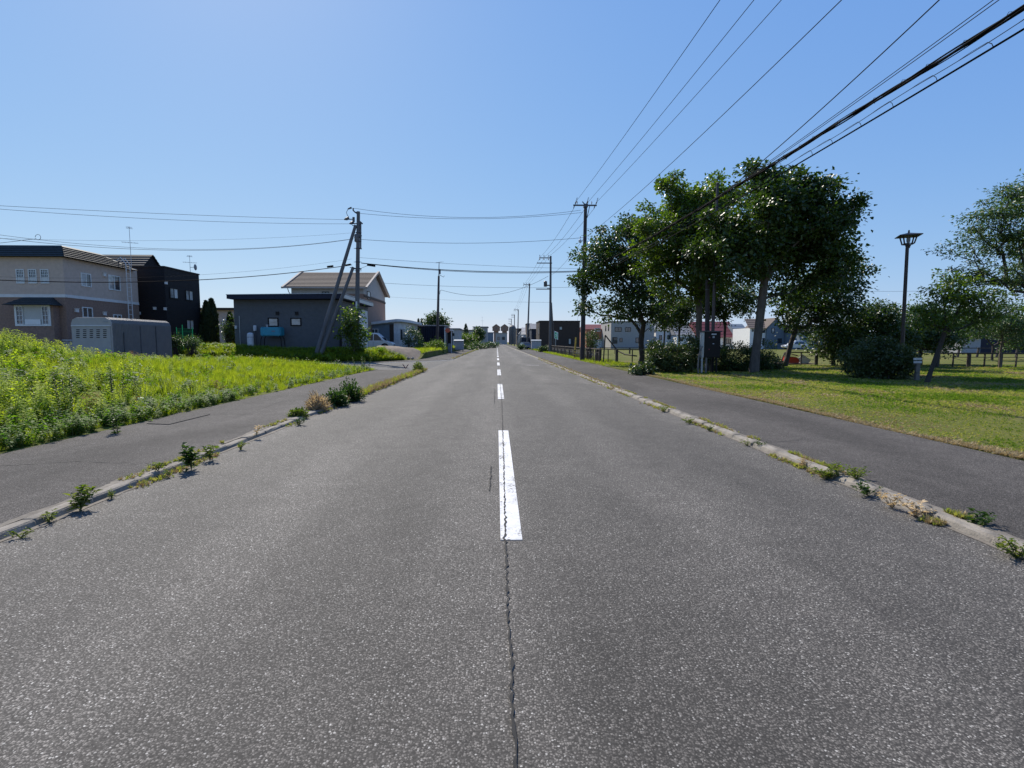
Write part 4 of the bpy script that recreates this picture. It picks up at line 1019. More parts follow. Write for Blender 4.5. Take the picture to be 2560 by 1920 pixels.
while y < 30:
    i = min(range(len(fine)), key=lambda k: abs(fine[k].y-y)); c = fine[i]
    m.tube([c+Vector((.035*math.cos(s), .05*s/6.28, .05*math.sin(s)+.012)) for s in np.linspace(0, 6.28, 7)], .004, 4); y += r_.uniform(.35, .8)
m.build('lashing_rings', M['cable'], t)
low = long_cable(onX(2556, 76, 7.15), onX(1990, 412, 7.1), (p1.x+.2, 40.4, zk-.5))
t = thing('lashed_cable', 'black cable with spiral hanger loops below the thick cable bundle', 'cable', low[0])
m = MB(); m.tube(low, .015, 6); m.build('cable', M['cable'], t, smooth=True)
up = [p+Vector((0,0,.125+.015*math.sin(p.y*2.2))) for p in low]
m = MB(); m.tube(up, .006, 5); m.build('messenger', M['wire'], t)
y = 1.5; k = 0
def at_y(pts, y):
    for a, b in zip(pts, pts[1:]):
        if min(a.y, b.y) <= y <= max(a.y, b.y): return a.lerp(b, (a.y-y)/(a.y-b.y))
    return pts[-1]
while y < 32:
    c0, c1, c2 = at_y(low, y), at_y(up, y+.10), at_y(up, y+.62); c3 = at_y(low, y+.75)
    m = MB(); m.tube([c0, c0.lerp(c1, .6)+Vector((0,-.03,0)), c1+Vector((0,0,.012)), c1.lerp(c2, .5)+Vector((.02,0,.03)), c2], [.007,.006,.005,.004,.004], 4)
    m.build('hanger_loop', M['wire'], t); y += r_.uniform(.62, .95)
# cables across the road between the two poles
gC = 'wires crossing the road between the two nearest poles'
def across(pa, pb, sag, r, lab, mat='wire', ya=PLY, yb=40.5):
    return wire(lab, span(P(*pa, ya), P(*pb, yb), sag, 24), r, mat, gC)
across((884, 520.5), (1452, 525.5), .62, .0125, 'upper of two high wires crossing the road at pole top height')
across((896, 533), (1457, 531), .45, .0125, 'lower of two high wires crossing the road at pole top height')
across((902, 598.5), (1458, 594), .35, .0135, 'single wire crossing the road at mid height of the poles')
across((900, 644), (1459, 672), .12, .009, 'thin cable just above the thick cable crossing the road')
across((903, 657.5), (1459, 677), .32, .028, 'thick dark cable sagging across the road between the poles', 'cable')
across((903, 658), (1459, 679), .36, .018, 'second dark cable lashed under the thick cable across the road', 'cable')
across((902, 671), (925, 661.5), .0, .012, 'short slack lead from the left pole to a splice box')
wire('low wire crossing the road far behind the brown roofed house', span(P(946, 707, 72), P(1470, 717, 80), .35), .018)
wire('faint low wire crossing over the road further back', span(P(955, 741, 95), P(1374, 756, 71.5), .2), .012)
wire('slack drop wire from the aerial pole to the transformer pole', span(P(1103, 725, 68), P(1371, 690, P2Y), 1.55), .02)
# wires leaving to the left
gL = 'wires running left from the braced pole'
for (a, b, sg, r, lab, mt) in (((860, 549), (-60, 511), .10, .011, 'uppermost wire running left above the rooftops', 'wire'), ((873, 559.5), (-60, 518), .25, .011, 'second uppermost wire running left above the rooftops', 'wire'),
        ((884, 596.5), (-60, 579), .9, .010, 'mid-height wire running left above the beige house', 'wire'), ((884, 597.5), (-60, 588), .85, .012, 'slightly lower mid-height wire running left above the beige house', 'wire'),
        ((884, 582), (-60, 594), .35, .006, 'faint thin wire running left above the black house', 'wire'),
        ((880, 662), (-60, 697.5), .62, .026, 'thick dark cable running left across the front of the beige house', 'cable'), ((880, 647), (-60, 690), .6, .006, 'thin wire above the thick cable on the left', 'wire')):
    wire(lab, span(P(*a, PLY), P(*b, 31.0), sg, 24), r, mt, gL)
a = P(95, 593, 31.9); m = MB(); m.tube([P(-40, 612, 31), P(50, 602, 31.6), a-Vector((.15,0,.1))] + [a+Vector((.16*math.cos(s), 0, .16*math.sin(s))) for s in np.linspace(3.6, 9.5, 12)], .012, 5)
tag(m.build('wire_coil', M['wire'], None, loc=a), 'small coil of spare wire hanging at upper left above the beige house', 'wire')
wire('pair of distant wires right of the lamp post', span(P(2120, 727, 90), P(2330, 727, 90), .1), .02)
wire('lower distant wire behind the lamp post', span(P(2110, 768, 90), P(2300, 766, 90), .1), .02)

# ------------------------------------------------------------------ park furniture
LY = 21.5
b = Vector((P(2259, 858, LY).x, LY, .08)); tp = P(2268.5, 612, LY); b.x = P(2254, 900, LY).x
t = thing('park_lamp', 'tall brown park lamp post with lantern head under a wide flat hood', 'lamp post', b)
m = MB(); m.tube([b, b+Vector((0,0,.9)), b.lerp(tp, .5), tp], [.10,.075,.07,.062], 10); m.build('post', M['lampbrown'], t, smooth=True)
Zh = P(2270, 588, LY).z; Zb = P(2270, 610, LY).z; c = Vector((tp.x+.03, LY, 0)); hw = (P(2302, 588, LY).x-P(2240, 588, LY).x)/2
def sq(r, z, a=.35): return [(c.x+r*math.cos(a+k*math.pi/2), LY+r*math.sin(a+k*math.pi/2), z) for k in range(4)]
m = MB(); m.add(sq(hw*1.05, Zh-.05)+sq(hw*1.05, Zh-.02)+sq(hw*.3, Zh+.07)+[(c.x, LY, Zh+.11)], [(3,2,1,0),(0,1,5,4),(1,2,6,5),(2,3,7,6),(3,0,4,7),(4,5,9,8),(5,6,10,9),(6,7,11,10),(7,4,8,11),(8,9,12),(9,10,12),(10,11,12),(11,8,12)]); m.build('hood', M['lampbrown'], t)
m = MB(); m.tube([(c.x, LY, Zh+.09), (c.x, LY, Zh+.2), (c.x, LY, P(2270,575,LY).z)], [.04,.03,.012], 6); m.build('finial', M['lampbrown'], t)
m = MB(); m.lathe((c.x, LY, tp.z-.08), [(.07,-.06),(.08,.0),(.10,.03),(.10,.05)], 8); m.build('lantern_base', M['lampbrown'], t)
up_, dn = sq(hw*.64, Zh-.045), sq(hw*.45, Zb+.0)
for k in range(4):
    m = MB(); m.bar(dn[k], up_[k], .04, .04); m.build('lantern_bar', M['lampbrown'], t)
m = MB()
for k in range(4): m.bar(dn[k], dn[(k+1)%4], .035, .035); m.bar(dn[k], (c.x, LY, Zb-.06), .03, .03)
m.build('lantern_ring', M['lampbrown'], t)
m = MB(); m.lathe((c.x, LY, Zb+.0), [(.05,0),(.05,.06),(.07,.12),(.07,.24),(.04,.28)], 10); m.build('bulb', M['palegrey'], t)

# meter cabinet with its pole
CY = 23.3
x0, zt_ = XZ(1762, 830, CY); x1, zb_ = XZ(1800, 894, CY)
t = thing('meter_cabinet', 'dark brown electric meter cabinet on legs in front of the park hedge', 'cabinet', ((x0+x1)/2, CY, .08))
m = MB(); m.box(x0, x1, CY, CY+.5, zb_, zt_); body = m.build('cabinet_box', M['cabinet'], t, bevel=.012)
m = MB(); m.hexa([(x0-.05, CY-.06, zt_+.001), (x1+.04, CY-.06, zt_+.001), (x1+.04, CY+.55, zt_+.001), (x0-.05, CY+.55, zt_+.001), (x0-.05, CY-.06, zt_+.03), (x1+.04, CY-.06, zt_+.03), (x1+.04, CY+.55, zt_+.07), (x0-.05, CY+.55, zt_+.07)]); m.build('cabinet_roof', M['polesteel'], t)
m = MB(); m.box(x0+.02, x1-.02, CY-.02, CY-.001, zb_+.03, zt_-.03); dr = m.build('door', M['cabinet'], t)
for (a, b_, c_, d_, mt) in ((1778.5, 834, 1790.5, 837, 'offwhite'), (1781, 840, 1786, 845, 'palegrey'), (1771.5, 842, 1775, 845, 'redroof'), (1781, 858, 1785, 860.5, 'palegrey'), (1771, 872, 1774, 875, 'redroof')):
    u0, v1 = XZ(a, b_, CY); u1, v0 = XZ(c_, d_, CY); m = MB(); m.box(u0, u1, CY-.026, CY-.0205, v0, v1); m.build('label_plate', M[mt], dr)
m = MB(); m.box(x0-.10, x0-.004, CY+.02, CY+.3, zb_, zt_-.02); m.build('side_panel', M['galv'], t)
for lx, ly, mt in ((x0-.06, CY+.1, 'galv'), (x0+.12, CY+.05, 'railwood'), (x1-.12, CY+.1, 'cabinet'), (x1-.14, CY+.42, 'cabinet')):
    m = MB(); m.bar((lx, ly, .0), (lx, ly, zb_+.02), .07, .07); m.build('leg', M[mt], t)
m = MB(); m.tube([P(1747, 938, CY-.1), P(1744.5, 920, CY-.1), P(1747, 890, CY-.1), P(1752, 872, CY-.1), P(1757, 866, CY-.1)], .035, 8); m.build('conduit', M['railwood'], t)
# poles behind the cabinet
b = Vector((P(1780, 900, 24.6).x, 24.6, .05)); tp = P(1794, 461, 24.6)
t = thing('steel_pole', 'tall thin dark pole rising from behind the meter cabinet through the tree crowns', 'pole', b)
m = MB(); m.tube([b, b.lerp(tp, .5), tp], [.085,.075,.062], 10); m.build('post', M['polesteel'], t, smooth=True)
m = MB(); m.lathe(tp, [(.07,-.02),(.08,.0),(.08,.06),(.02,.1)], 8); m.build('cap', M['polesteel'], t)
b = Vector((P(1768, 900, 25.4).x, 25.4, .05)); tp = P(1769, 700, 25.4)
t = thing('concrete_post', 'short grey concrete pole standing just left of the dark steel pole', 'pole', b)
m = MB(); m.tube([b, tp], [.13,.10], 10); m.build('post', M['poledark'], t, smooth=True)
m = MB(); m.lathe((tp.x, tp.y, tp.z-.5), [(.108,0),(.115,.03),(.108,.06)], 10); m.build('band', M['dsteel'], t)

# yellow guy guard and stay
a = G(1437, 899); a = P(1436, 898, 44.0); b = P(1440, 843, 44.0)
t = thing('stay_guard', 'faded yellow guard tube on a pole stay wire beside the fence', 'guard', (a.x, 44, .05))
m = MB(); m.tube([(a.x, 44, .03), b], .07, 8); m.build('tube', M['yellow'], t)
m = MB(); m.tube([b, b.lerp(P(1460, 640, 40.8), .99)], .008, 4); m.build('stay_wire', M['wire'], t)
for k in range(3):
    c = Vector((a.x, 44, .1)).lerp(b, .1+.12*k); m = MB(); m.lathe(c, [(.075,0),(.075,.1)], 8); m.build('band', M['dsteel'], t)

# green evacuation sign
SY = 74.0
t = thing('evacuation_sign', 'green and white running figure sign beside the transformer pole', 'sign', P(1388, 870, SY))
x0, z1 = XZ(1386, 828, SY); x1, z0 = XZ(1394, 848, SY)
pa = [Vector(v) for v in ((x0, SY, z0+.15), (x1, SY-.35, z0-.08), (x1, SY-.35, z1-.2), (x0, SY, z1))]
m = MB(); m.extr(pa, (.03, .05, 0)); m.build('board', M['signwhite'], t)
def inb(u, v, d=-.006): return pa[0].lerp(pa[1], u).lerp(pa[3].lerp(pa[2], u), v) + Vector((d*.6, d, 0))
m = MB(); m.add([inb(.12,.08), inb(.88,.08), inb(.88,.92), inb(.12,.92)], [(0,1,2,3)]); m.build('green_panel', M['signgreen'], t)
fig = [[(.55,.74),(.66,.74),(.70,.80),(.64,.86),(.55,.85),(.51,.79)], [(.36,.70),(.66,.70),(.64,.44),(.44,.44)], [(.64,.62),(.82,.54),(.80,.50),(.62,.56)], [(.38,.68),(.22,.56),(.26,.52),(.42,.62)], [(.44,.45),(.24,.22),(.32,.18),(.54,.42)], [(.54,.45),(.72,.34),(.74,.16),(.66,.16),(.62,.30),(.48,.40)]]
m = MB()
for f in fig: m.add([inb(u, v, -.012) for u, v in f], [tuple(range(len(f)))])
m.build('running_figure', M['signwhite'], t)
m = MB(); m.tube([(x0+.2, SY+.12, 0), (x0+.2, SY+.12, z1)], .045, 8); m.build('post', M['galv'], t)

# small notice on a post by the bushes
NY = 19.0
a = P(2296, 955, NY)
t = thing('notice_board', 'small two-board notice on a post beside the rounded bush', 'sign', (a.x, NY, .08))
m = MB(); x0, z1 = XZ(2292, 905, NY); x1, z0 = XZ(2298.5, 957, NY); m.box(x0, x1, NY, NY+.09, 0, z1); m.build('post', M['railwood'], t)
for (ya, yb) in ((894.5, 900), (902.5, 908)):
    x0, z1 = XZ(2285, ya, NY-.03); x1, z0 = XZ(2304.5, yb, NY-.03); m = MB(); m.box(x0, x1, NY-.035, NY-.002, z0, z1); m.build('board', M['offwhite'], t)

# ------------------------------------------------------------------ park fence
def fence(lab, pts, thick_every=2, h=.82, spacing=.85, rail2=True, lean=0):
    pts = [Vector(p) for p in pts]; t = thing('park_fence', lab, 'fence', pts[0]); r = random.Random(len(lab)); k = 0
    for a, b in zip(pts, pts[1:]):
        L = (b-a).length; n = max(1, round(L/spacing)); d = (b-a).normalized()
        m = MB(); m.bar(a+Vector((0,0,h)), b+Vector((0,0,h)), .09, .07); m.build('rail', M['wood'], t)
        if rail2: m = MB(); m.bar(a+Vector((0,0,h*.72)), b+Vector((0,0,h*.72)), .03, .03); m.build('wire_rail', M['wood'], t)
        for i in range(n):
            p = a.lerp(b, i/n); big = k % thick_every == 0; k += 1
            q_ = Vector((r.uniform(-.03,.03)+lean, 0, 0)); m = MB()
            if big: m.tube([p, p+q_+Vector((0,0,h-.02 if not lean else h+.05))], [.10,.095], 8); m.build('post', M['wood'], t)
            else: m.bar(p, p+q_+Vector((0,0,h-.04)), .06, .06); m.build('picket', M['wood'], t)
            if rail2 and not big:
                c = p+d*spacing*.9; m = MB(); m.bar(p+Vector((0,0,h*.66)), c+Vector((0,0,h*.4)), .018, .018); m.build('brace_wire', M['dsteel'], t)
    return t
fa = Vector((P(2345, 880, 28.6).x, 28.6, .06)); fb = Vector((P(2700, 880, 28.2).x, 28.2, .06))
fence('dark wooden post and rail fence across the lawn at right', [fa, fb], 2, .80, .84)
fc = Vector((P(2120, 880, 31.0).x, 31.0, .06)); fd = Vector((P(1965, 880, 31.6).x, 31.6, .06))
fence('dark wooden fence stretch in front of the red play slide', [fd, fc], 2, .80, .9)
f2 = Vector((P(2395, 873, 47).x, 47, .08)); f3 = Vector((P(2640, 873, 46).x, 46, .08))
fence('far fence with leaning posts behind the right lawn', [f2, f3], 1, .85, 1.75, False, .16)
ca_ = Vector((7.25, 36.0, .06)); cb = Vector((7.95, 33.9, .06)); cc = Vector((9.6, 32.3, .06)); cd = Vector((7.6, 78, .06)); ce = Vector((12.5, 31.4, .06))
fence('picket fence running beside the right sidewalk toward the park corner', [cd, Vector((7.45, 60, .06)), Vector((7.3, 46, .06)), ca_], 6, .95, .62, True, .04)
fence('curved corner of the park fence beside the leftmost tree', [ca_, cb, cc, ce], 2, .95, 1.1, False)
t = thing('braced_post', 'tall thin post with a slanting brace at the fence corner', 'post', (cb.x-.75, 34.8, .05))
a = P(1513, 838, 34.8); m = MB(); m.tube([(P(1508, 900, 34.8).x, 34.8, 0), a], .045, 7); m.build('post', M['wood'], t)
m = MB(); m.tube([a, P(1544, 877, 34.2), P(1562, 886, 33.6), P(1592, 890, 32.8)], .045, 7); m.build('brace', M['wood'], t)
far = [Vector((P(1500, 860, 62).x, 62, .06)), Vector((P(1760, 860, 62).x, 62, .06))]
fence('low dark fence at the far side of the playground', far, 2, .75, 1.9, False)

# red slide in the playground
SYs = 33.0
a = P(1970, 905, SYs); x0 = P(1969, 900, SYs).x; x1 = P(2000, 900, SYs).x
t = thing('play_slide', 'small red and white play slide behind the fence in the park', 'slide', (x0, SYs, .08))
z0 = .08; zt_ = P(1980, 893, SYs).z
m = MB(); m.extr([(x0, SYs, z0+.15), (x0+.2, SYs, z0), (x1-.05, SYs, z0), (x1, SYs, zt_-.2), (x1-.15, SYs, zt_), (x0, SYs, zt_+.05)], (0, .7, 0)); m.build('body', M['red'], t, bevel=.05)
m = MB(); m.bar((x1+.02, SYs+.1, zt_), (x1+.5, SYs-.1, z0+.05), .08, .5); m.build('chute', M['offwhite'], t)
m = MB(); m.bar((x0-.3, SYs+.3, z0), (x0-.05, SYs+.3, zt_+.3), .06, .06); m.bar((x0-.02, SYs+.3, zt_+.3), (x1, SYs+.3, zt_+.1), .05, .05); m.build('handrail', M['wood'], t)
m = MB(); m.add([(x0-.6, SYs-.4, .125), (x1+.9, SYs-.4, .125), (x1+1.1, SYs+1.6, .125), (x0-.5, SYs+1.6, .125)], [(0,1,2,3)])
tag(m.build('sand_patch', M['soil'], loc=(x0, SYs, .125)), 'bare soil patch under the red slide', None, None, 'structure')

# ------------------------------------------------------------------ vehicles
def car(name, label, loc, yaw, L, W, Hh, paint, kind='van'):
    """nose toward +X at yaw 0; body lofted from a lower shell and a narrower cabin"""
    t = thing(name, label, 'car', (0,0,0)); w = W/2
    hood = {'van': (.80, .62), 'car': (.72, .62), 'truck': (.9, .8)}[kind]
    bz = Hh*.53 if kind != 'truck' else Hh*.5
    x0, x1 = -L/2, L/2
    low_ = [(x0, .32), (x0+.08, .25), (x1-.3, .22), (x1-.05, .30), (x1, .48), (x1-.02, Hh*.38), (x1-.12, Hh*.44), (x1-(.75 if kind=='van' else 1.1), bz*.99), (x0+.06, bz), (x0, bz*.8)]
    m = MB(); n = len(low_); vs = [(x, s*(w-(.0 if z > .4 else .05)-max(0, x-(x1-.5))*.22), z) for s in (-1, 1) for x, z in low_]
    m.add(vs, [tuple(range(n)), tuple(range(2*n-1, n-1, -1))] + [(i, (i+1)%n, (i+1)%n+n, i+n) for i in range(n)])
    body = m.build('body', M[paint], t, smooth=True, bevel=.05)
    cab = {'van': [(x0+.08, bz-.02), (x1-.78, bz-.02), (x1-1.65, Hh-.05), (x1-1.9, Hh), (x0+.35, Hh), (x0+.15, Hh-.12)],
           'car': [(x0+.15, bz-.02), (x1-1.05, bz-.02), (x1-1.75, Hh-.04), (x1-2.1, Hh), (x0+1.0, Hh), (x0+.55, Hh-.15)],
           'truck': [(x0+.02, bz-.02), (x1-.35, bz-.02), (x1-.6, Hh-.06), (x1-.9, Hh), (x0+.08, Hh), (x0+.02, Hh-.05)]}[kind]
    ti = lambda z: w - .03 - .20*max(0, z-bz)/(Hh-bz)
    m = MB(); n = len(cab); m.add([(x, s*ti(z), z) for s in (-1, 1) for x, z in cab], [tuple(range(n)), tuple(range(2*n-1, n-1, -1))] + [(i, (i+1)%n, (i+1)%n+n, i+n) for i in range(n)])
    m.build('cabin', M[paint], t, smooth=True, bevel=.04)
    # glass
    fx0, fz0, fx1, fz1 = cab[1][0]-.07, bz+.06, cab[2][0]+.02, Hh-.12
    m = MB(); nv = Vector((fz1-fz0, 0, fx0-fx1)).normalized()*.012
    y0, y1 = ti(fz0)-.10, ti(fz1)-.10
    m.add([(fx0+nv.x, -y0, fz0+nv.z), (fx0+nv.x, y0, fz0+nv.z), (fx1+nv.x, y1, fz1+nv.z), (fx1+nv.x, -y1, fz1+nv.z)], [(0,1,2,3)]); m.build('windscreen', M['glass'], t)
    for s in (-1, 1):
        def sg(poly, nm):
            m = MB(); m.add([(x, s*(ti(z)+.012), z) for x, z in poly], [tuple(range(len(poly)))]); return m.build(nm, M['glass'], t)
        a = cab[1][0]-.28; b = a-.95
        sg([(a, bz+.07), (a-.62, Hh-.16), (b, Hh-.14), (b, bz+.07)], 'side_window')
        if kind != 'truck':
            sg([(b-.08, bz+.07), (b-.08, Hh-.14), (b-1.0, Hh-.14), (b-1.0, bz+.07)], 'side_window')
        if kind == 'van': sg([(b-1.1, bz+.07), (b-1.1, Hh-.14), (x0+.42, Hh-.18), (x0+.3, bz+.07)], 'side_window')
        m = MB(); mp = Vector((a-.02, s*(w+.12), bz+.16)); m.box(mp.x-.07, mp.x+.07, mp.y-.10, mp.y+.10, mp.z-.08, mp.z+.08); m.bar((mp.x, mp.y-s*.08, mp.z-.05), (mp.x, s*(w-.06), mp.z-.06), .04, .04); m.build('mirror', M[paint], t, bevel=.02)
        m = MB(); m.add([(x1-.09, s*(w-.16), Hh*.355), (x1-.05, s*(w-.46), Hh*.345), (x1-.13, s*(w-.44), Hh*.43), (x1-.5, s*(w-.055), Hh*.455), (x1-.36, s*(w-.02), Hh*.37)], [(0,1,2,3,4)])
        m.V = [(x+.015, y+s*.02, z+.012) for x, y, z in m.V]; m.build('headlight', M['headlamp'], t)
        m = MB(); m.box(a-.62, a-.50, s*w-.015, s*w+.018, bz*.80, bz*.83); m.build('door_handle', M[paint], t)
        m = MB(); m.box(b-.04, b-.028, s*(w+.002)-.004, s*(w+.002)+.004, .36, bz-.05); m.build('door_seam', M['dframe'], t)
        for wx in (x1-.86, x0+.80):
            m = MB(); r = .33
            m.lathe((0,0,0), [(r-.06,-.1),(r,-.08),(r+.005,0),(r,.08),(r-.06,.1)], 20)
            m.V = [(wx+x, s*(w-.09)+z, .33+y) for x, y, z in m.V]; wh = m.build('wheel', M['tyre'], t, smooth=True)
            m = MB()
            for k in range(7):
                a_ = 2*math.pi*k/7; m.bar((wx, s*(w+.012), .33), (wx+.21*math.cos(a_), s*(w+.012), .33+.21*math.sin(a_)), .06, .02, (0,1,0))
            m.lathe((0,0,0), [(.24,-.01),(.25,.01),(.22,.012)], 18); kk = len(m.V)-54
            m.V[kk:] = [(wx+x, s*(w+.004)+s*z, .33+y) for x, y, z in m.V[kk:]]; m.build('rim', M['rim'], wh)
            m = MB(); m.extr([(wx+.40*math.cos(q), s*(w-.05), .36+.40*math.sin(q)) for q in np.linspace(-.15, math.pi+.15, 14)], (0, s*.057, 0)); m.build('wheel_arch', M['dframe'], t)
    m = MB(); m.box(x1-.03, x1+.012, -w*.55, w*.55, .50, .62); m.build('grille', M['dframe'], t)
    m = MB(); m.box(x1-.04, x1+.01, -w*.7, w*.7, .30, .40); m.build('lower_intake', M['dframe'], t)
    m = MB(); m.box(x1+.0125, x1+.03, -.16, .16, .42, .50); m.build('number_plate', M['offwhite'], t)
    t.location = loc; t.rotation_euler = (0, 0, yaw)
    return t
VY = 55.0
vx = P(980.5, 860, VY).x
car('parked_van', 'white minivan parked nose to the right by the corner shop', (vx-2.25, VY+.9, .62), R(0), 4.6, 1.72, 1.86, 'carwhite', 'van')
car('parked_car', 'dark blue car parked behind the slender utility pole', (P(1316, 860, 101).x, 102, .0), R(-70), 4.0, 1.66, 1.5, 'carblue', 'car')
car('parked_truck', 'dark boxy van parked behind the dark blue car', (P(1312, 860, 112).x, 115, .0), R(-80), 4.4, 2.3, 2.6, 'carblue', 'truck')
car('parked_car', 'white car glimpsed behind the park fence under the trees', (P(1986, 860, 86).x, 86, .3), R(180), 3.9, 1.6, 1.45, 'carwhite', 'car')
car('parked_car', 'white car glimpsed left of the slanted tree trunk', (P(2330, 862, 66).x, 66, .45), R(180), 3.9, 1.6, 1.4, 'carwhite', 'car')
car('parked_car', 'tiny white car at the far left end of the road', (P(1233, 856, 240).x, 240, .0), R(-90), 4.0, 1.6, 1.5, 'carwhite', 'car')

# ------------------------------------------------------------------ foliage kit
def leaf_mesh(name, pos, dirs, nors, L, W, mat, tint=None, parent=None, fold=.15, extra=None):
    """pos Nx3 leaf bases, dirs pointing to the tip, nors leaf normal; two folded triangles per leaf"""
    off = np.array(OFF.get(parent.name, Vector()) if parent else (0, 0, 0))
    n = len(pos); d = dirs/np.linalg.norm(dirs, axis=1, keepdims=True)
    s = np.cross(d, nors); s /= np.maximum(np.linalg.norm(s, axis=1, keepdims=True), 1e-6)
    u = np.cross(s, d)
    L = np.broadcast_to(L, n)[:, None]; W = np.broadcast_to(W, n)[:, None]
    mid = pos + d*L*.45
    V = np.empty((n, 4, 3)); V[:, 0] = pos; V[:, 1] = mid - s*W/2 + u*L*fold; V[:, 2] = pos + d*L - u*L*fold*.6; V[:, 3] = mid + s*W/2 + u*L*fold
    V = (V - off).reshape(-1, 3)
    b = np.arange(n)*4
    F = np.stack([b, b+1, b+2, b, b+2, b+3], 1).reshape(-1)
    me = bpy.data.meshes.new(name)
    me.vertices.add(len(V)); me.vertices.foreach_set('co', V.ravel())
    me.loops.add(len(F)); me.loops.foreach_set('vertex_index', F)
    me.polygons.add(2*n); me.polygons.foreach_set('loop_start', np.arange(2*n)*3); me.polygons.foreach_set('loop_total', np.full(2*n, 3))
    me.materials.append(mat)
    if tint is not None:
        a = me.attributes.new('tint', 'FLOAT', 'FACE'); a.data.foreach_set('value', np.repeat(np.clip(tint, 0, 1), 2).astype(np.float32))
    me.update(); me.validate()
    o = bpy.data.objects.new(name, me); col.objects.link(o)
    if parent: o.parent = parent
    OFF[o.name] = Vector(off)
    return o
def skeleton(base, fork, targets, r_tip, r0, bend=.12, seed=0, mat='bark', parent=None, leanpts=None, nside=6):
    r = np.random.default_rng(seed)
    trunk = [np.array(base)] + [np.array(p) for p in (leanpts or [])] + [np.array(fork)]
    nodes = []; par = []; plen = []
    for a, b in zip(trunk, trunk[1:]):
        k = 4
        for i in range(k):
            p = a+(b-a)*i/k + (r.normal(0, .02, 3) if nodes else 0); nodes.append(p); par.append(len(nodes)-2); plen.append(0 if len(nodes) == 1 else plen[-1]+np.linalg.norm(nodes[-1]-nodes[-2]))
    nodes.append(trunk[-1]); par.append(len(nodes)-2); plen.append(plen[-1])
    ntr = len(nodes)
    targets = np.array(targets); order = np.argsort(np.linalg.norm(targets-trunk[-1], axis=1))
    tips = []
    for ti in order:
        tg = targets[ti]
        A = np.array(nodes[max(0, ntr-4):]); dd = np.linalg.norm(A-tg, axis=1)
        up = np.maximum(0, A[:, 2]-tg[2])
        j = int(np.argmin(dd*1.0 + .38*np.array(plen[max(0, ntr-4):]) + .5*up)) + max(0, ntr-4)
        p0 = nodes[j]; dist = np.linalg.norm(tg-p0); k = max(1, int(dist/.45)); last = j
        sag = np.array([0, 0, 1.0])*dist*bend
        for i in range(1, k+1):
            f = i/k; p = p0+(tg-p0)*f + sag*4*f*(1-f)*.5 + r.normal(0, .035, 3)*(1 if i < k else 0)
            nodes.append(p); par.append(last); plen.append(plen[last]+np.linalg.norm(p-nodes[last])); last = len(nodes)-1
        tips.append(last)
    cnt = np.zeros(len(nodes))
    for t_ in tips: cnt[t_] = 1
    for i in range(len(nodes)-1, 0, -1): cnt[par[i]] += cnt[i]
    rad = np.maximum(r_tip, r0*(cnt/cnt[0])**.52)
    for i in range(ntr): rad[i] = max(rad[i], r0*(1.0-.28*i/ntr))
    rad[0] = r0*1.35
    V, F = [], []
    off = np.array(OFF[parent.name])
    ang = np.arange(nside)*2*math.pi/nside; ca2, sa2 = np.cos(ang), np.sin(ang)
    for i in range(1, len(nodes)):
        a, b = nodes[par[i]], nodes[i]; d = b-a; l = np.linalg.norm(d)
        if l < 1e-5: continue
        d = d/l; ref = np.array([0, 0, 1.]) if abs(d[2]) < .9 else np.array([1., 0, 0])
        u = np.cross(d, ref); u /= np.linalg.norm(u); v = np.cross(u, d)
        ra = min(rad[par[i]], rad[i]*1.6); bi = len(V)
        for k in range(nside): V.append(a-off+(u*ca2[k]+v*sa2[k])*ra - d*ra*.3)
        for k in range(nside): V.append(b-off+(u*ca2[k]+v*sa2[k])*rad[i])
        for k in range(nside): k2 = (k+1) % nside; F.append((bi+k, bi+nside+k, bi+nside+k2, bi+k2))
    me = bpy.data.meshes.new('trunk'); me.from_pydata([tuple(v) for v in V], [], F); me.materials.append(M[mat])
    me.polygons.foreach_set('use_smooth', [True]*len(F))
    o = bpy.data.objects.new('trunk', me); col.objects.link(o); o.parent = parent; OFF[o.name] = Vector(off)
    return o, np.array(nodes), tips
def in_ellipsoids(els, n, r, shell=.0):
    out = []
    vols = np.array([e[3]*e[4]*e[5] for e in els]); vols = vols/vols.sum()
    for e, v in zip(els, vols):
        k = max(3, int(round(n*v))); q = r.normal(size=(k, 3)); q /= np.linalg.norm(q, axis=1, keepdims=True)
        rr = r.uniform(shell**3, 1, k)**(1/3)
        ph = r.uniform(0, 6.28, 4); fr = r.uniform(2.2, 4.2, 4)
        lump = 1 + .11*(np.sin(q[:, 0]*fr[0]*2+ph[0]) + np.sin(q[:, 1]*fr[1]*2+ph[1]) + np.sin(q[:, 2]*fr[2]*2+ph[2]))
        out.append(np.array(e[:3]) + q*(rr*lump)[:, None]*np.array(e[3:6]))
    return np.concatenate(out)
def el(px, py, Y, rpx, rpy, dep=None):
    c = P(px, py, Y); sc = Y/FOC; rx = rpx*sc
    return (c.x, Y, c.z, rx, dep if dep else max(.4, rx*.85), rpy*sc)
def leaves_at(clumps, n, spread, r, up=.55, flat=.8):
    k = r.integers(0, len(clumps), n)
    csz = r.uniform(.55, 1.35, len(clumps))[k][:, None]*np.where(r.uniform(0, 1, n) < .10, 1.2, .80)[:, None]
    g_ = np.clip(r.normal(size=(n, 3)), -1.7, 1.7)*spread*csz*np.array([1, 1, flat])
    pos = clumps[k] + g_
    out = g_/np.maximum(np.linalg.norm(g_, axis=1, keepdims=True), .01)
    d = out + r.normal(0, .5, (n, 3)) + np.array([0, 0, -.25]); 
    nor = r.normal(0, 1-up, (n, 3)) + np.array([0, 0, up]) + out*.25
    return pos, d, nor, k
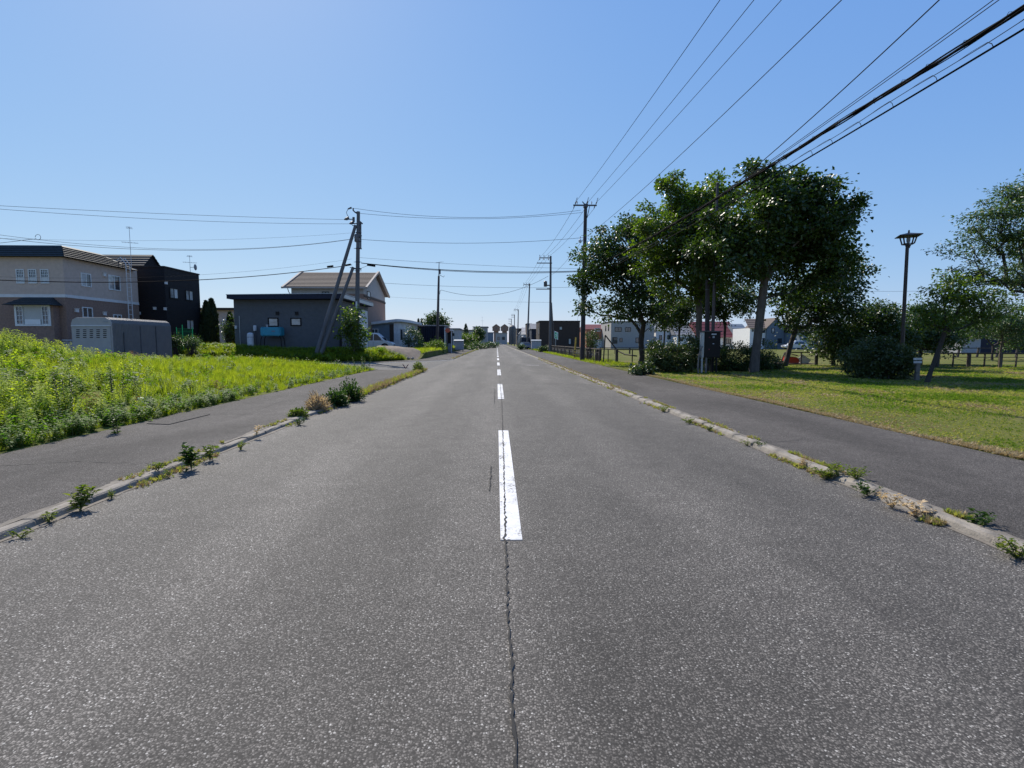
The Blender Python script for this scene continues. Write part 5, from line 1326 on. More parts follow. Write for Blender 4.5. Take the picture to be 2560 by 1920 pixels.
def tree(label, base, forkz, els, ntg, nleaf, lsize, mat, r0=.18, seed=1, cat='tree', bark='bark', spread=.42, group=None, lean=None, name='tree', shell=.35, bend=.12, ratio=.7, up=.55, flat=.8, fork=None):
    r = np.random.default_rng(seed)
    t = thing(name, label, cat, base, group)
    tg = in_ellipsoids(els, ntg, r, shell)
    fk = fork if fork is not None else np.array([base[0]+(lean or 0), base[1], forkz])
    tr, nodes, tips = skeleton(base, fk, tg, .008, r0, bend, seed, bark, t)
    pos, d, nor, k = leaves_at(tg, nleaf, spread, r, up, flat)
    ctint = r.uniform(0, 1, len(tg))
    tint = np.clip(ctint[k]*.6 + r.normal(.2, .25, nleaf), 0, 1)
    L = lsize*r.uniform(.65, 1.25, nleaf)
    leaf_mesh('crown', pos, d, nor, L, L*ratio, M[mat], tint, t, .12)
    return t
def bush(label, base, els, nleaf, lsize, mat, seed=1, name='bush', cat='bush', group=None, stems=14, spread=.16, ntg=160, ratio=.55, bark='darkbark', up=.5, shell=.55):
    r = np.random.default_rng(seed)
    t = thing(name, label, cat, base, group)
    tg = in_ellipsoids(els, ntg, r, shell)
    tg[:, 2] = np.maximum(tg[:, 2], base[2]+.06)
    m = MB()
    for i in r.choice(len(tg), min(stems*3, len(tg)), False):
        q = Vector(tg[i]); b = Vector(base)+Vector((r.normal(0, .25)*(els[0][3]), r.normal(0, .25)*els[0][4], 0)); b.z = base[2]
        m.tube([b, b.lerp(q, .5)+Vector((r.normal(0, .06), r.normal(0, .06), .05)), q], [.018, .012, .005], 5)
    m.build('stems', M[bark], t)
    pos, d, nor, k = leaves_at(tg, nleaf, spread, r, up)
    pos[:, 2] = np.maximum(pos[:, 2], base[2]+.02)
    tint = np.clip(r.uniform(0, 1, len(tg))[k]*.6 + r.normal(.2, .25, nleaf), 0, 1)
    L = lsize*r.uniform(.6, 1.25, nleaf)
    leaf_mesh('foliage', pos, d, nor, L, L*ratio, M[mat], tint, t, .12)
    return t
def gb(px, Y, z=.08): return (P(px, 900, Y).x, Y, z)

# ------------------------------------------------------------------ park trees (right)
gT = 'broadleaf trees in the park'
tree('leftmost broad park tree, its dark twin-stemmed crown reaching over the utility pole', gb(1603, 33.6), 2.0,
     [el(1565, 650, 33.6, 105, 85), el(1470, 700, 33, 42, 75), el(1450, 770, 33, 26, 18, .6), el(1600, 750, 33.6, 85, 45), el(1515, 600, 33.5, 38, 42), el(1590, 570, 34, 55, 45), el(1650, 790, 33.6, 45, 25), el(1530, 770, 33, 50, 28)],
     215, 20000, .19, 'maple', .18, 3, group=gT, spread=.36, bark='darkbark', flat=.62)
tree('bright yellow green park tree between the leftmost tree and the big dark tree', gb(1745, 28), 3.2,
     [el(1700, 560, 28, 105, 90), el(1640, 620, 27.2, 55, 80), el(1725, 690, 28, 85, 75), el(1785, 480, 28.5, 70, 45), el(1690, 475, 27.6, 45, 40), el(1760, 600, 27.2, 70, 80), el(1655, 735, 27.5, 35, 28)],
     230, 27000, .18, 'maplelight', .16, 4, group=gT, spread=.34, flat=.62)
tree('biggest dark park tree with a pale straight trunk, crown touching the cables', gb(1885, 24), 4.3,
     [el(1950, 560, 24, 155, 110), el(1902, 428, 24, 50, 46), el(2060, 520, 24, 90, 70), el(1850, 640, 23.6, 110, 75), el(2030, 650, 24.3, 105, 75), el(1960, 480, 24.2, 90, 55), el(2105, 600, 24.3, 45, 60), el(1790, 600, 24, 60, 80), el(1990, 730, 24.8, 60, 30)],
     310, 40000, .18, 'maple', .185, 5, group=gT, spread=.34, flat=.62, lean=.35)
tree('smaller dark park tree tucked behind the right side of the big dark tree', gb(1962, 29.6), 2.4,
     [el(2050, 735, 30, 105, 60), el(2150, 690, 30, 42, 22, .7), el(1985, 800, 30, 55, 40), el(2095, 795, 30, 75, 40), el(2100, 670, 30, 60, 45)],
     150, 14000, .17, 'maple', .13, 6, group=gT, spread=.33, flat=.6, bark='darkbark', lean=.6)
tree('thin young park tree between the meter cabinet and the big trunk', gb(1810, 31), 2.4,
     [el(1815, 745, 31, 72, 48), el(1850, 770, 31, 30, 18, .5), el(1780, 775, 31, 30, 18, .5)], 130, 7000, .15, 'maple', .075, 7, group=gT, spread=.33, bark='darkbark')
tree('slim park tree whose crown fills the gap right of the leftmost trunk', gb(1697, 36), 2.5,
     [el(1690, 790, 36, 50, 30), el(1660, 800, 36, 30, 18, .5), el(1720, 760, 36, 40, 30)], 90, 5000, .15, 'maple', .07, 8, group=gT, spread=.33, bark='darkbark')
tree('slender stem between the two left park trees', gb(1660, 38), 2.6, [el(1662, 770, 38, 40, 28)], 60, 2600, .15, 'maple', .06, 18, group=gT, spread=.3, bark='darkbark')
b0 = gb(2322, 17.9)
tree('small park tree with a strongly slanting dark trunk beside the notice post', b0, 1.7,
     [el(2365, 770, 17.7, 50, 55), el(2450, 760, 17.6, 60, 45), el(2310, 790, 17.7, 30, 38), el(2400, 700, 17.7, 40, 32), el(2440, 815, 17.8, 40, 22), el(2340, 730, 17.7, 28, 22)],
     80, 4300, .125, 'maplelight', .07, 9, group=gT, spread=.22, bark='darkbark', fork=np.array(P(2362, 830, 17.8)), ratio=.5, flat=.5)
tree('tall airy grey green tree entering from the right edge', gb(2590, 19), 2.6,
     [el(2520, 560, 19, 85, 80), el(2600, 480, 19, 90, 70), el(2430, 610, 19, 42, 30, .9), el(2480, 680, 19, 75, 40), el(2660, 620, 19.3, 110, 120), el(2470, 530, 19, 40, 30, .8), el(2550, 720, 19, 60, 40), el(2420, 575, 19, 22, 14, .6)],
     300, 28000, .115, 'airy', .15, 10, group=gT, spread=.27, bark='darkbark', ratio=.42, flat=.35, bend=.2)
tree('thin young tree on the lawn at the right edge in front of the fence', gb(2501, 27.5), 1.9,
     [el(2490, 800, 27.5, 65, 22), el(2540, 830, 27.3, 55, 28), el(2440, 830, 27.5, 32, 16, .7), el(2520, 770, 27.5, 50, 20)], 150, 6500, .13, 'airy', .06, 12, group=gT, spread=.3, flat=.35, ratio=.45)
# darker backdrop growth behind the bushes
gB = 'dense shrubs and small trees behind the park bushes'
tree('dense dark small tree rising behind the rounded bush, left of the lamp', gb(2190, 31), 1.0,
     [el(2190, 810, 31, 62, 55), el(2140, 850, 31, 50, 40), el(2235, 850, 31, 50, 40), el(2190, 775, 31, 30, 20)], 240, 13000, .15, 'maple', .12, 13, group=gB, bark='darkbark', spread=.33)
tree('dense small tree just right of the lamp post, behind the slanting trunk', gb(2300, 32), 1.0,
     [el(2300, 810, 32, 50, 45), el(2350, 840, 32, 60, 40), el(2270, 850, 32, 40, 40), el(2310, 770, 32, 26, 22)], 220, 11000, .15, 'airy', .12, 14, group=gB, bark='darkbark', spread=.33)
tree('dark shrub tree filling the ground behind the smaller dark tree', gb(2085, 30.6), .8,
     [el(2080, 850, 30.6, 55, 45), el(2130, 870, 30.6, 40, 30)], 130, 6500, .14, 'maple', .09, 15, group=gB, bark='darkbark', spread=.3)
tree('loose green tree in front of the navy house at right', gb(2480, 40), 1.2, [el(2400, 790, 40, 50, 35), el(2530, 800, 40, 45, 30), el(2560, 850, 40, 55, 30)], 160, 6000, .17, 'airy', .08, 16, group=gB, bark='darkbark', spread=.35, flat=.4)

# bushes
gS = 'bushes on the park lawn'
bush('large pale flecked bush at the path side, left of the meter cabinet', gb(1685, 24.6), [el(1680, 890, 24.6, 66, 42), el(1640, 900, 24.4, 30, 32, .6), el(1730, 885, 24.8, 40, 45)], 14000, .11, 'bushleaf', 21, group=gS, spread=.15, ntg=110, shell=.3)
bush('black shaded bush between the meter cabinet and the pale trunk', gb(1850, 25.4), [el(1840, 895, 25.4, 52, 40), el(1900, 900, 25.6, 40, 40), el(1800, 900, 25.6, 40, 40)], 12000, .095, 'maple', 22, group=gS, spread=.14)
bush('low leafy bush just right of the pale trunk', gb(1925, 26.2), [el(1925, 910, 26.2, 30, 26)], 2600, .09, 'bushleaf', 23, group=gS, spread=.11, ntg=60)
bush('broad rounded dark bush on the lawn beside the notice post', gb(2200, 20.0), [el(2215, 905, 20.0, 66, 45), el(2155, 905, 20.2, 42, 46), el(2255, 890, 19.8, 32, 38), el(2190, 880, 20.4, 50, 32)], 19000, .10, 'bushleaf', 24, group=gS, spread=.15, ntg=130, shell=.3)
bush('small broad-leaved clump on the path edge at the foot of the pale flecked bush', gb(1607, 22.6), [el(1607, 926, 22.6, 30, 15, .4)], 700, .15, 'bushleaf', 25, group=gS, spread=.10, ntg=40, ratio=.7)
bush('light green shrub behind the post beside the picket fence', gb(1472, 44), [el(1476, 850, 44, 20, 22)], 1500, .12, 'farleaf', 26, group=gS, spread=.18, ntg=40)

# ------------------------------------------------------------------ left-hand planting
tree('bright leafed small tree hugging the braced utility pole', (P(885, 880, 39.2).x, 39.2, .4), 1.0,
     [el(880, 795, 39.2, 24, 26), el(870, 830, 39.2, 22, 20), el(900, 825, 39.2, 18, 26), el(888, 855, 39.2, 24, 16)], 50, 1900, .2, 'maplelight', .06, 31, name='shrub_tree', spread=.26)
def conifer(label, px, py_t, Y, wpx, z0, seed, n=5200):
    r = np.random.default_rng(seed); b = (P(px, 860, Y).x, Y, z0); top = P(px, py_t, Y).z; R_ = wpx*Y/FOC/2; h_ = top-z0
    t = thing('columnar_conifer', label, 'conifer', b, 'columnar conifers between the houses')
    m = MB(); m.tube([b, (b[0], Y, top-.3)], [.09, .02], 7); m.build('trunk', M['darkbark'], t)
    zz = r.uniform(0, 1, n); prof = R_*np.minimum(1, 2.6*(1-zz)**.8)*np.where(zz < .08, .75, 1); a = r.uniform(0, 2*math.pi, n); rr = prof*r.uniform(.55, 1.05, n)
    pos = np.stack([b[0]+rr*np.cos(a), Y+rr*np.sin(a), z0+.05+zz*h_], 1)
    d = np.stack([np.cos(a)*.5, np.sin(a)*.5, np.full(n, 1.0)], 1)+r.normal(0, .2, (n, 3)); nor = np.stack([np.cos(a), np.sin(a), np.zeros(n)], 1)+r.normal(0, .3, (n, 3))
    leaf_mesh('foliage', pos, d, nor, .26*r.uniform(.6, 1.2, n), .13, M['conifer'], r.uniform(0, 1, n), t, .1)
conifer('taller right one of the dark columnar conifers left of the grey building', 533, 752, 47, 24, .6, 41)
conifer('middle dark columnar conifer with a slightly lower tip', 520, 758, 46.4, 22, .6, 42)
conifer('short dark columnar conifer at the left of the conifer row', 506, 812, 46, 14, .6, 43, 2200)
conifer('dark conifer pressed against the left end of the grey building', 578, 786, 46, 14, .6, 44, 3000)
bush('loose light shrub at the left corner of the grey building', (P(571, 870, 45).x, 45, .6), [el(572, 818, 45, 11, 26), el(567, 835, 45, 9, 16)], 900, .16, 'farleaf', 45, spread=.22, ntg=40, group='garden shrubs by the left houses')
bush('round garden shrub beside the black house', (P(440, 870, 38).x, 38, .6), [el(437, 852, 38, 13, 16)], 1100, .12, 'maple', 46, spread=.2, ntg=40, group='garden shrubs by the left houses')
bush('grey green garden shrub right of the steel garage', (P(478, 870, 38).x, 38, .6), [el(480, 856, 38, 20, 12)], 1500, .1, 'airy', 47, spread=.18, ntg=50, group='garden shrubs by the left houses')
t = thing('garden_net', 'green garden net on thin stakes before the black house', 'net', (P(445, 850, 39).x, 39, .6))
for px in (441, 455.5, 481):
    u, v = XZ(px, 812 if px == 455.5 else 818, 39); m = MB(); m.bar((u, 39, .6), (u, 39, v), .04, .04); m.build('stake', M['signgreen'], t)
m = MB(); a, za_ = XZ(441, 822, 39); b, _ = XZ(481, 822, 39)
for k in range(7): m.bar((a, 39, za_-.1*k), (b, 39, za_-.1*k), .012, .012)
m.build('netting', M['signgreen'], t)
bush('dark leaning shrub with a bare foot in front of the corner shop', (P(1021, 880, 58).x, 58, .5), [el(1030, 840, 58, 17, 20), el(1018, 858, 58, 9, 14), el(1042, 855, 58, 10, 12)], 1800, .16, 'farleaf', 48, spread=.26, ntg=60)
bush('yellow green bank of weeds below the navy shed', (P(1075, 885, 62).x, 62, .25), [el(1075, 870, 62, 38, 10, 1.6), el(1095, 862, 62, 16, 9, 1.2), el(1045, 876, 62, 20, 7, 1.2)], 5200, .17, 'maplelight', 49, name='weed_bank', cat='weeds', spread=.24, ntg=130)
bush('spreading yellow green shrub far along the left side of the road', (P(1160, 868, 125).x, 125, .1), [el(1162, 845, 125, 28, 9), el(1150, 856, 125, 22, 10), el(1180, 856, 125, 16, 7)], 3800, .34, 'maplelight', 50, spread=.5, ntg=110)
bush('low grassy shrub line beside the far left kerb', (P(1195, 872, 110).x, 112, .1), [el(1190, 864, 112, 28, 6, 2), el(1222, 862, 130, 20, 5, 2), el(1180, 873, 95, 14, 4, 1.5)], 4200, .26, 'farleaf', 51, name='weed_bank', cat='weeds', spread=.4, ntg=110)
bush('short brown grassy bush at the far right kerb by the parked car', (P(1302, 876, 100).x, 96, .1), [el(1303, 868, 96, 8, 5)], 700, .2, 'farleaf', 52, spread=.22, ntg=30)
bush('green tuft at the foot of the transformer pole', (P(1352, 880, 74).x, 74, .1), [el(1353, 873, 74, 10, 5), el(1365, 872, 74, 10, 6)], 1200, .16, 'farleaf', 53, spread=.2, ntg=40)
tree('round crowned far tree behind the aerial pole', (P(1090, 880, 88).x, 88, .3), 2.2, [el(1090, 808, 88, 23, 22), el(1080, 815, 88, 14, 14), el(1102, 815, 88, 14, 15)], 120, 5200, .3, 'maple', .2, 54, spread=.55, name='far_tree')
conifer('left one of two small dark far conifers above the navy shed', 1047, 799, 92, 9, .2, 55, 1200); conifer('right one of two small dark far conifers above the navy shed', 1055, 799, 92, 9, .2, 56, 1200)
conifer('dark pointed far conifer before the flat grey house', 1165, 811, 130, 13, 0, 57, 2000)
tree('dark rounded far tree at the left wall of the flat grey house', (P(1194, 880, 140).x, 140, .1), 2, [el(1194, 838, 140, 10, 15)], 60, 2200, .4, 'maple', .2, 58, spread=.6, name='far_tree')
t = thing('soil_mound', 'mound of bare soil and rubble on the corner beyond the side road', 'mound', (-9.2, 43.5, .2))
r_ = random.Random(8); m = MB(); N = 16; vs = []
for j in range(9):
    for i in range(N+1):
        u, v = i/N, j/8; x = -13.0+7.0*u; y = 41.6+5.6*v + 1.6*(u-.5); hh = .62*(math.sin(math.pi*min(1, u*1.02))**.6)*(math.sin(math.pi*v)**.7)
        vs.append((x, y, H(x, y)-.06+hh+r_.uniform(-.07, .07)*(hh > .1)))
m.add(vs, [(j*(N+1)+i, j*(N+1)+i+1, (j+1)*(N+1)+i+1, (j+1)*(N+1)+i) for j in range(8) for i in range(N)]); m.build('soil', M['soil'], t, smooth=True)
for k in range(26):
    x = r_.uniform(-12, -6.9); y = 41.4+1.6*((x+13)/7-.5)+r_.uniform(.1, 1.3); s = r_.uniform(.07, .2); z = max(H(x, y), .05)+.1
    m = MB(); pts = [(x+s*r_.uniform(.7, 1.2)*math.cos(a)*math.cos(e), y+s*r_.uniform(.7, 1.2)*math.sin(a)*math.cos(e), z+s*.7*math.sin(e)) for e in (-.8, .3, 1.1) for a in np.linspace(0, 5.2, 6)]
    m.add(pts, [(i, (i+1) % 6, (i+1) % 6+6, i+6) for i in range(6)]+[(6+i, 6+(i+1) % 6, 12+(i+1) % 6, 12+i) for i in range(6)]+[tuple(range(12, 18))]); m.build('rubble', M['stone'], t)

# ------------------------------------------------------------------ ground cover (scattered, uncountable)
def proto(name, kind, seed, mats):
    r = random.Random(seed); V, F, MI = [], [], []
    def tri_leaf(p, d, up, L, W, mi, droop=.3, seg=2):
        d = Vector(d).normalized(); s = d.cross(Vector(up)).normalized(); u = s.cross(d)
        b = len(V); prof = [(0, .25), (.4, 1), (1, 0)] if seg == 2 else [(0, .3), (1, 0)]
        for f, w_ in prof:
            c = p + d*L*f - Vector((0, 0, 1))*droop*L*f*f
            V.append(c - s*W*w_/2); V.append(c + s*W*w_/2)
        for i in range(len(prof)-1): F.append((b+2*i, b+2*i+1, b+2*i+3, b+2*i+2)); MI.append(mi)
    def stem(a, b, r0, mi):
        bi = len(V); d = (b-a).normalized(); u = d.cross(Vector((0, 1, 0.01))).normalized(); v = d.cross(u)
        for p, rr in ((a, r0), (b, r0*.5)):
            for k in range(3): V.append(p+(u*math.cos(2.09*k)+v*math.sin(2.09*k))*rr)
        for k in range(3): F.append((bi+k, bi+(k+1) % 3, bi+3+(k+1) % 3, bi+3+k)); MI.append(mi)
    if kind == 'gold':
        h_ = 1.0; top = Vector((r.uniform(-.1, .1), r.uniform(-.1, .1), h_)); stem(Vector((0, 0, 0)), top, .008, 0)
        n = 40
        for i in range(n):
            f = (i/n)**.8; p = top*f; a = i*2.4+r.uniform(-.3, .3); el_ = r.uniform(-.05, .55) if f < .85 else r.uniform(.4, 1.1)
            L = (.23-.09*f)*r.uniform(.8, 1.2); tri_leaf(p, (math.cos(a), math.sin(a), el_), (0, 0, 1), L, L*.34, 2 if f > .66 else 1, .4)
    elif kind == 'broad':
        for s_ in range(3):
            top = Vector((r.uniform(-.22, .22), r.uniform(-.22, .22), r.uniform(.55, .9))); stem(Vector((0, 0, 0)), top, .008, 0)
            for i in range(12):
                f = .15+.85*i/12; a = i*2.4+r.uniform(-.4, .4); L = r.uniform(.12, .22); tri_leaf(top*f, (math.cos(a), math.sin(a), r.uniform(-.1, .5)), (0, 0, 1), L, L*.55, 1, .3)
    elif kind in ('grass', 'lawn', 'dry'):
        n = 46 if kind == 'grass' else 20
        for i in range(n):
            a = r.uniform(0, 6.28); rad = r.uniform(0, .20 if kind == 'grass' else .05); L = r.uniform(.5, 1.1); lean = r.uniform(.1, .55 if kind == 'grass' else .8)
            p = Vector((rad*math.cos(a), rad*math.sin(a), 0)); a2 = a+r.uniform(-.6, .6)
            tri_leaf(p, (lean*math.cos(a2), lean*math.sin(a2), 1), (math.cos(a2), math.sin(a2), -.2), L, .022 if kind == 'grass' else .075, 0, .18 if kind == 'grass' else .25)
    elif kind == 'flower':
        for s_ in range(4):
            top = Vector((r.uniform(-.15, .15), r.uniform(-.15, .15), r.uniform(.7, 1.0))); stem(Vector((0, 0, 0)), top, .006, 0)
            for i in range(8): a = r.uniform(0, 6.28); tri_leaf(top*r.uniform(.1, .8), (math.cos(a), math.sin(a), .4), (0, 0, 1), .13, .03, 1, .3)
            for i in range(7): a = i*.9; tri_leaf(top, (math.cos(a), math.sin(a), .25), (0, 0, 1), .06, .035, 2, .1, 1)
    elif kind == 'spire':
        top = Vector((r.uniform(-.06, .06), r.uniform(-.06, .06), 1)); stem(Vector((0, 0, 0)), top, .01, 0)
        for i in range(40):
            f = .1+.9*i/40; a = i*2.4; L = .16*(1.15-f)*r.uniform(.8, 1.2); tri_leaf(top*f, (math.cos(a), math.sin(a), .35), (0, 0, 1), L, L*.42, 1, .3)
    me = bpy.data.meshes.new(name); me.from_pydata(V, [], F)
    for x in mats: me.materials.append(M[x])
    me.polygons.foreach_set('material_index', MI); me.update()
    return bpy.data.objects.new(name, me)
def scatter(name, label, cat, protos, pts, rot, scl, pick):
    c = bpy.data.collections.new(name+'_sources')
    for o in protos: c.objects.link(o)
    n = len(pts); me = bpy.data.meshes.new(name); me.vertices.add(n); me.vertices.foreach_set('co', np.asarray(pts, np.float32).ravel())
    for nm, tp, arr, key in (('rot', 'FLOAT_VECTOR', rot, 'vector'), ('scl', 'FLOAT_VECTOR', scl, 'vector'), ('pick', 'INT', pick, 'value')):
        a = me.attributes.new(nm, tp, 'POINT'); a.data.foreach_set(key, np.asarray(arr).astype(np.int32 if tp == 'INT' else np.float32).ravel())
    me.update()
    o = bpy.data.objects.new(name, me); col.objects.link(o)
    ng = bpy.data.node_groups.new(name, 'GeometryNodeTree')
    ng.interface.new_socket('Geometry', in_out='INPUT', socket_type='NodeSocketGeometry'); ng.interface.new_socket('Geometry', in_out='OUTPUT', socket_type='NodeSocketGeometry')
    gi, go = ng.nodes.new('NodeGroupInput'), ng.nodes.new('NodeGroupOutput')
    ci = ng.nodes.new('GeometryNodeCollectionInfo'); ci.inputs['Collection'].default_value = c; ci.inputs['Separate Children'].default_value = True; ci.inputs['Reset Children'].default_value = True
    ip = ng.nodes.new('GeometryNodeInstanceOnPoints'); ip.inputs['Pick Instance'].default_value = True
    def na(nm, tp): q = ng.nodes.new('GeometryNodeInputNamedAttribute'); q.data_type = tp; q.inputs['Name'].default_value = nm; return q.outputs[0]
    er = ng.nodes.new('FunctionNodeEulerToRotation')
    L = ng.links.new
    L(gi.outputs[0], ip.inputs['Points']); L(ci.outputs[0], ip.inputs['Instance']); L(na('pick', 'INT'), ip.inputs['Instance Index'])
    L(na('rot', 'FLOAT_VECTOR'), er.inputs[0]); L(er.outputs[0], ip.inputs['Rotation']); L(na('scl', 'FLOAT_VECTOR'), ip.inputs['Scale']); L(ip.outputs[0], go.inputs[0])
    md = o.modifiers.new('scatter', 'NODES'); md.node_group = ng
    return tag(o, label, cat, None, 'stuff')
def vnoise(x, y, s, seed=0):
    q = np.random.default_rng(seed); out = 0
    for k in range(5):
        a = q.uniform(0, 6.28); f = s*q.uniform(.6, 1.9); out = out + np.sin((x*np.cos(a)+y*np.sin(a))*f+q.uniform(0, 6.28))
    return out/5
def Harr(x, y): return np.array([H(a, b) for a, b in zip(x, y)])
def seen(x, y, pad=.6): return (x > -1.0*y-pad-.6) & (x < 1.06*y+pad+.6) & (y > 4)
def rots(n, tilt=.18): return np.stack([rng.normal(0, tilt, n), rng.normal(0, tilt, n), rng.uniform(0, 6.28, n)], 1)
gold = [proto('goldenrod_plant', 'gold', 100+i, ['stem', 'gold', 'gold2']) for i in range(5)]
broad = [proto('broad_weed', 'broad', 120+i, ['stem', 'weedleaf']) for i in range(3)]
rust = [proto('rusty_weed', 'broad', 130+i, ['drystem', 'rust']) for i in range(2)]
tall = [proto('grass_tuft', 'grass', 140+i, ['grass']) for i in range(4)]
lawnp = [proto('lawn_tuft', 'lawn', 150+i, ['lawn']) for i in range(4)]
lawng = [proto('green_lawn_tuft', 'lawn', 155+i, ['lawngreen']) for i in range(3)]
dryp = [proto('dry_tuft', 'dry', 160+i, ['dry']) for i in range(3)]
flow = [proto('daisy_plant', 'flower', 170+i, ['stem', 'weedleaf', 'petal']) for i in range(2)]
spire = [proto('spire_weed', 'spire', 180+i, ['stem', 'weedleaf']) for i in range(2)]

def lot_points(n):
    x = rng.uniform(-36, -6.35, n); y = rng.uniform(4.5, 28.6, n)
    ok = seen(x, y, 1.0); 
    return x[ok], y[ok]
def edge_noise(y): return .12*np.sin(y*2.3)+.08*np.sin(y*5.1+1)+.10*np.sin(y*.9+2)
def grassy(x, y): return np.clip((np.sin(0)+ (x+16.5)/4.5), 0, 1)*np.clip((y-12.5)/3, 0, 1)      # fine grass patch near the path and the corner
x, y = lot_points(26000)
e = -6.48-x-edge_noise(y)
gp = grassy(x, y); nz = vnoise(x, y, 1.0, 3)
keep = (e > .05) & (rng.uniform(0, 1, len(x)) < np.clip(1.05-.95*gp, .06, 1)*np.clip(.72+.6*nz, .15, 1))
x, y, e, nz = x[keep], y[keep], e[keep], nz[keep]
hs = (.26+.34*np.clip(e/3.5, 0, 1)+.20*np.exp(-((x+19)/4)**2-((y-17)/5)**2))*(1+.5*vnoise(x, y, 1.7, 5))*rng.uniform(.7, 1.25, len(x))
hs = hs*np.clip(1.25-.032*y, .52, .95)
scatter('goldenrod_weeds', 'yellow green goldenrod and weeds covering the vacant lot on the left', 'weeds', gold, np.stack([x, y, Harr(x, y)-.02], 1), rots(len(x), .14), np.stack([hs*1.15, hs*1.15, hs], 1), rng.integers(0, 5, len(x)))
x, y = lot_points(9000); xe_ = -6.5-np.abs(rng.normal(0, .45, 1500)); ye_ = rng.uniform(4.8, 27, 1500); x, y = np.concatenate([x, xe_]), np.concatenate([y, ye_]); e = -6.48-x-edge_noise(y); nz = vnoise(x, y, .8, 9)
keep = (e > .0) & ((nz > .12) | (e < .9)) & (rng.uniform(0, 1, len(x)) < np.clip(1-.8*grassy(x, y), .2, 1))
x, y, e = x[keep], y[keep], e[keep]; hs = (.30+.30*np.clip(e/3, 0, 1))*rng.uniform(.6, 1.2, len(x))
scatter('broadleaf_weeds', 'darker broad leaved weeds mixed through the vacant lot and along its path edge', 'weeds', broad, np.stack([x, y, Harr(x, y)-.02], 1), rots(len(x)), np.stack([hs, hs, hs], 1), rng.integers(0, 3, len(x)))
x, y = lot_points(26000); e = -6.46-x-edge_noise(y); gp = grassy(x, y)
keep = (e > -.02) & (rng.uniform(0, 1, len(x)) < np.clip(.18+gp+.5*(e < .8), 0, 1)); x, y, e = x[keep], y[keep], e[keep]
hs = (.16+.22*np.clip(e/1.6, 0, 1))*rng.uniform(.7, 1.2, len(x))*(1+.4*vnoise(x, y, 1.3, 8))
scatter('tall_grass', 'bright fine tall grass on the corner of the vacant lot', 'grass', tall, np.stack([x, y, Harr(x, y)-.02], 1), rots(len(x), .15), np.stack([hs*1.3, hs*1.3, hs], 1), rng.integers(0, 4, len(x)))
n = 420; x, y = lot_points(900); k = vnoise(x, y, .6, 41) > -.05; x, y = x[k], y[k]; k = -6.6-x > 0; x, y = x[k], y[k]; hs = rng.uniform(.35, .75, len(x))*np.clip(1.2-.03*y, .5, 1)
scatter('stalky_weeds', 'dark stalky weeds and old brown stems scattered through the vacant lot', 'weeds', spire+rust, np.stack([x, y, Harr(x, y)-.02], 1), rots(len(x), .12), np.stack([hs*1.1, hs*1.1, hs], 1), rng.choice([0, 1, 2, 3], len(x), p=[.2, .2, .3, .3]))
# rusty dock patch in front of the garage
n = 160; c_ = P(225, 872, 25); x = c_.x+rng.normal(0, 1.3, n); y = 25+rng.normal(0, .7, n); hs = rng.uniform(.45, .8, n)
scatter('rusty_weeds', 'rust coloured weeds in front of the steel garage', 'weeds', rust, np.stack([x, y, Harr(x, y)], 1), rots(n), np.stack([hs]*3, 1), rng.integers(0, 2, n))
n = 36; x = np.concatenate([rng.uniform(-12, -7.2, 26), rng.uniform(-16, -8, 10)]); y = np.concatenate([rng.uniform(24, 27.8, 26), rng.uniform(14, 26, 10)]); hs = rng.uniform(.35, .6, n)
scatter('white_flowers', 'scattered white daisy-like flowers near the corner of the lot', 'flowers', flow, np.stack([x, y, Harr(x, y)], 1), rots(n), np.stack([hs]*3, 1), rng.integers(0, 2, n))
# shaded verge in front of the grey building and far verges
n = 5200; x = rng.uniform(-26, -6.8, n); y = rng.uniform(38.4, 41.6, n); d_ = np.where(x > -9, (-(x+9)*4.7+(y-38.3)*2.55)/5.35, y-38.1); k = d_ > .15; x, y = x[k], y[k]; hs = rng.uniform(.35, .75, len(x))
scatter('verge_grass', 'tall rank grass along the verge below the grey building', 'grass', tall+broad, np.stack([x, y, Harr(x, y)-.02], 1), rots(len(x)), np.stack([hs*1.6, hs*1.6, hs], 1), rng.integers(0, 7, len(x)))
n = 5200; x = np.concatenate([rng.uniform(-9.5, -6.5, 2600), rng.uniform(6.5, 8.6, 2600)]); y = np.concatenate([rng.uniform(46, 140, 2600), rng.uniform(31, 120, 2600)]); hs = rng.uniform(.15, .5, n)*np.where(x > 0, .5, 1)
scatter('roadside_grass', 'rough grass along the far verges of the road', 'grass', tall, np.stack([x, y, Harr(x, y)-.02], 1), rots(n), np.stack([hs*2, hs*2, hs], 1), rng.integers(0, 4, n))
# lawn
n = 210000; x = rng.uniform(6.4, 34, n); y = 4.2+27*rng.uniform(0, 1, n)**1.35
ok = seen(x, y, .8); x, y = x[ok], y[ok]
p_ = np.clip((11.5/y)**1.7, .13, 1)*np.clip(.8+.5*vnoise(x, y, .7, 12), .25, 1); keep = (rng.uniform(0, 1, len(x)) < p_) & (x > 6.5+.05*np.sin(y*3)+.04*np.sin(y*7.7)); x, y = x[keep], y[keep]
hs = (.05+.022*vnoise(x, y, .9, 13))*rng.uniform(.6, 1.4, len(x))*np.clip((x-6.4)/.5, .5, 1)
wd = hs*np.clip(y/9, 1, 2.6)
gn = vnoise(x, y, 1.1, 51)+.6*vnoise(x, y, 2.9, 52)+rng.normal(0, .22, len(x)); isg = gn > .18; isd = gn < -.55
hs = np.where(isg, hs*1.25, hs); pk = np.where(isg, 4+rng.integers(0, 3, len(x)), np.where(isd, 7+rng.integers(0, 3, len(x)), rng.integers(0, 4, len(x))))
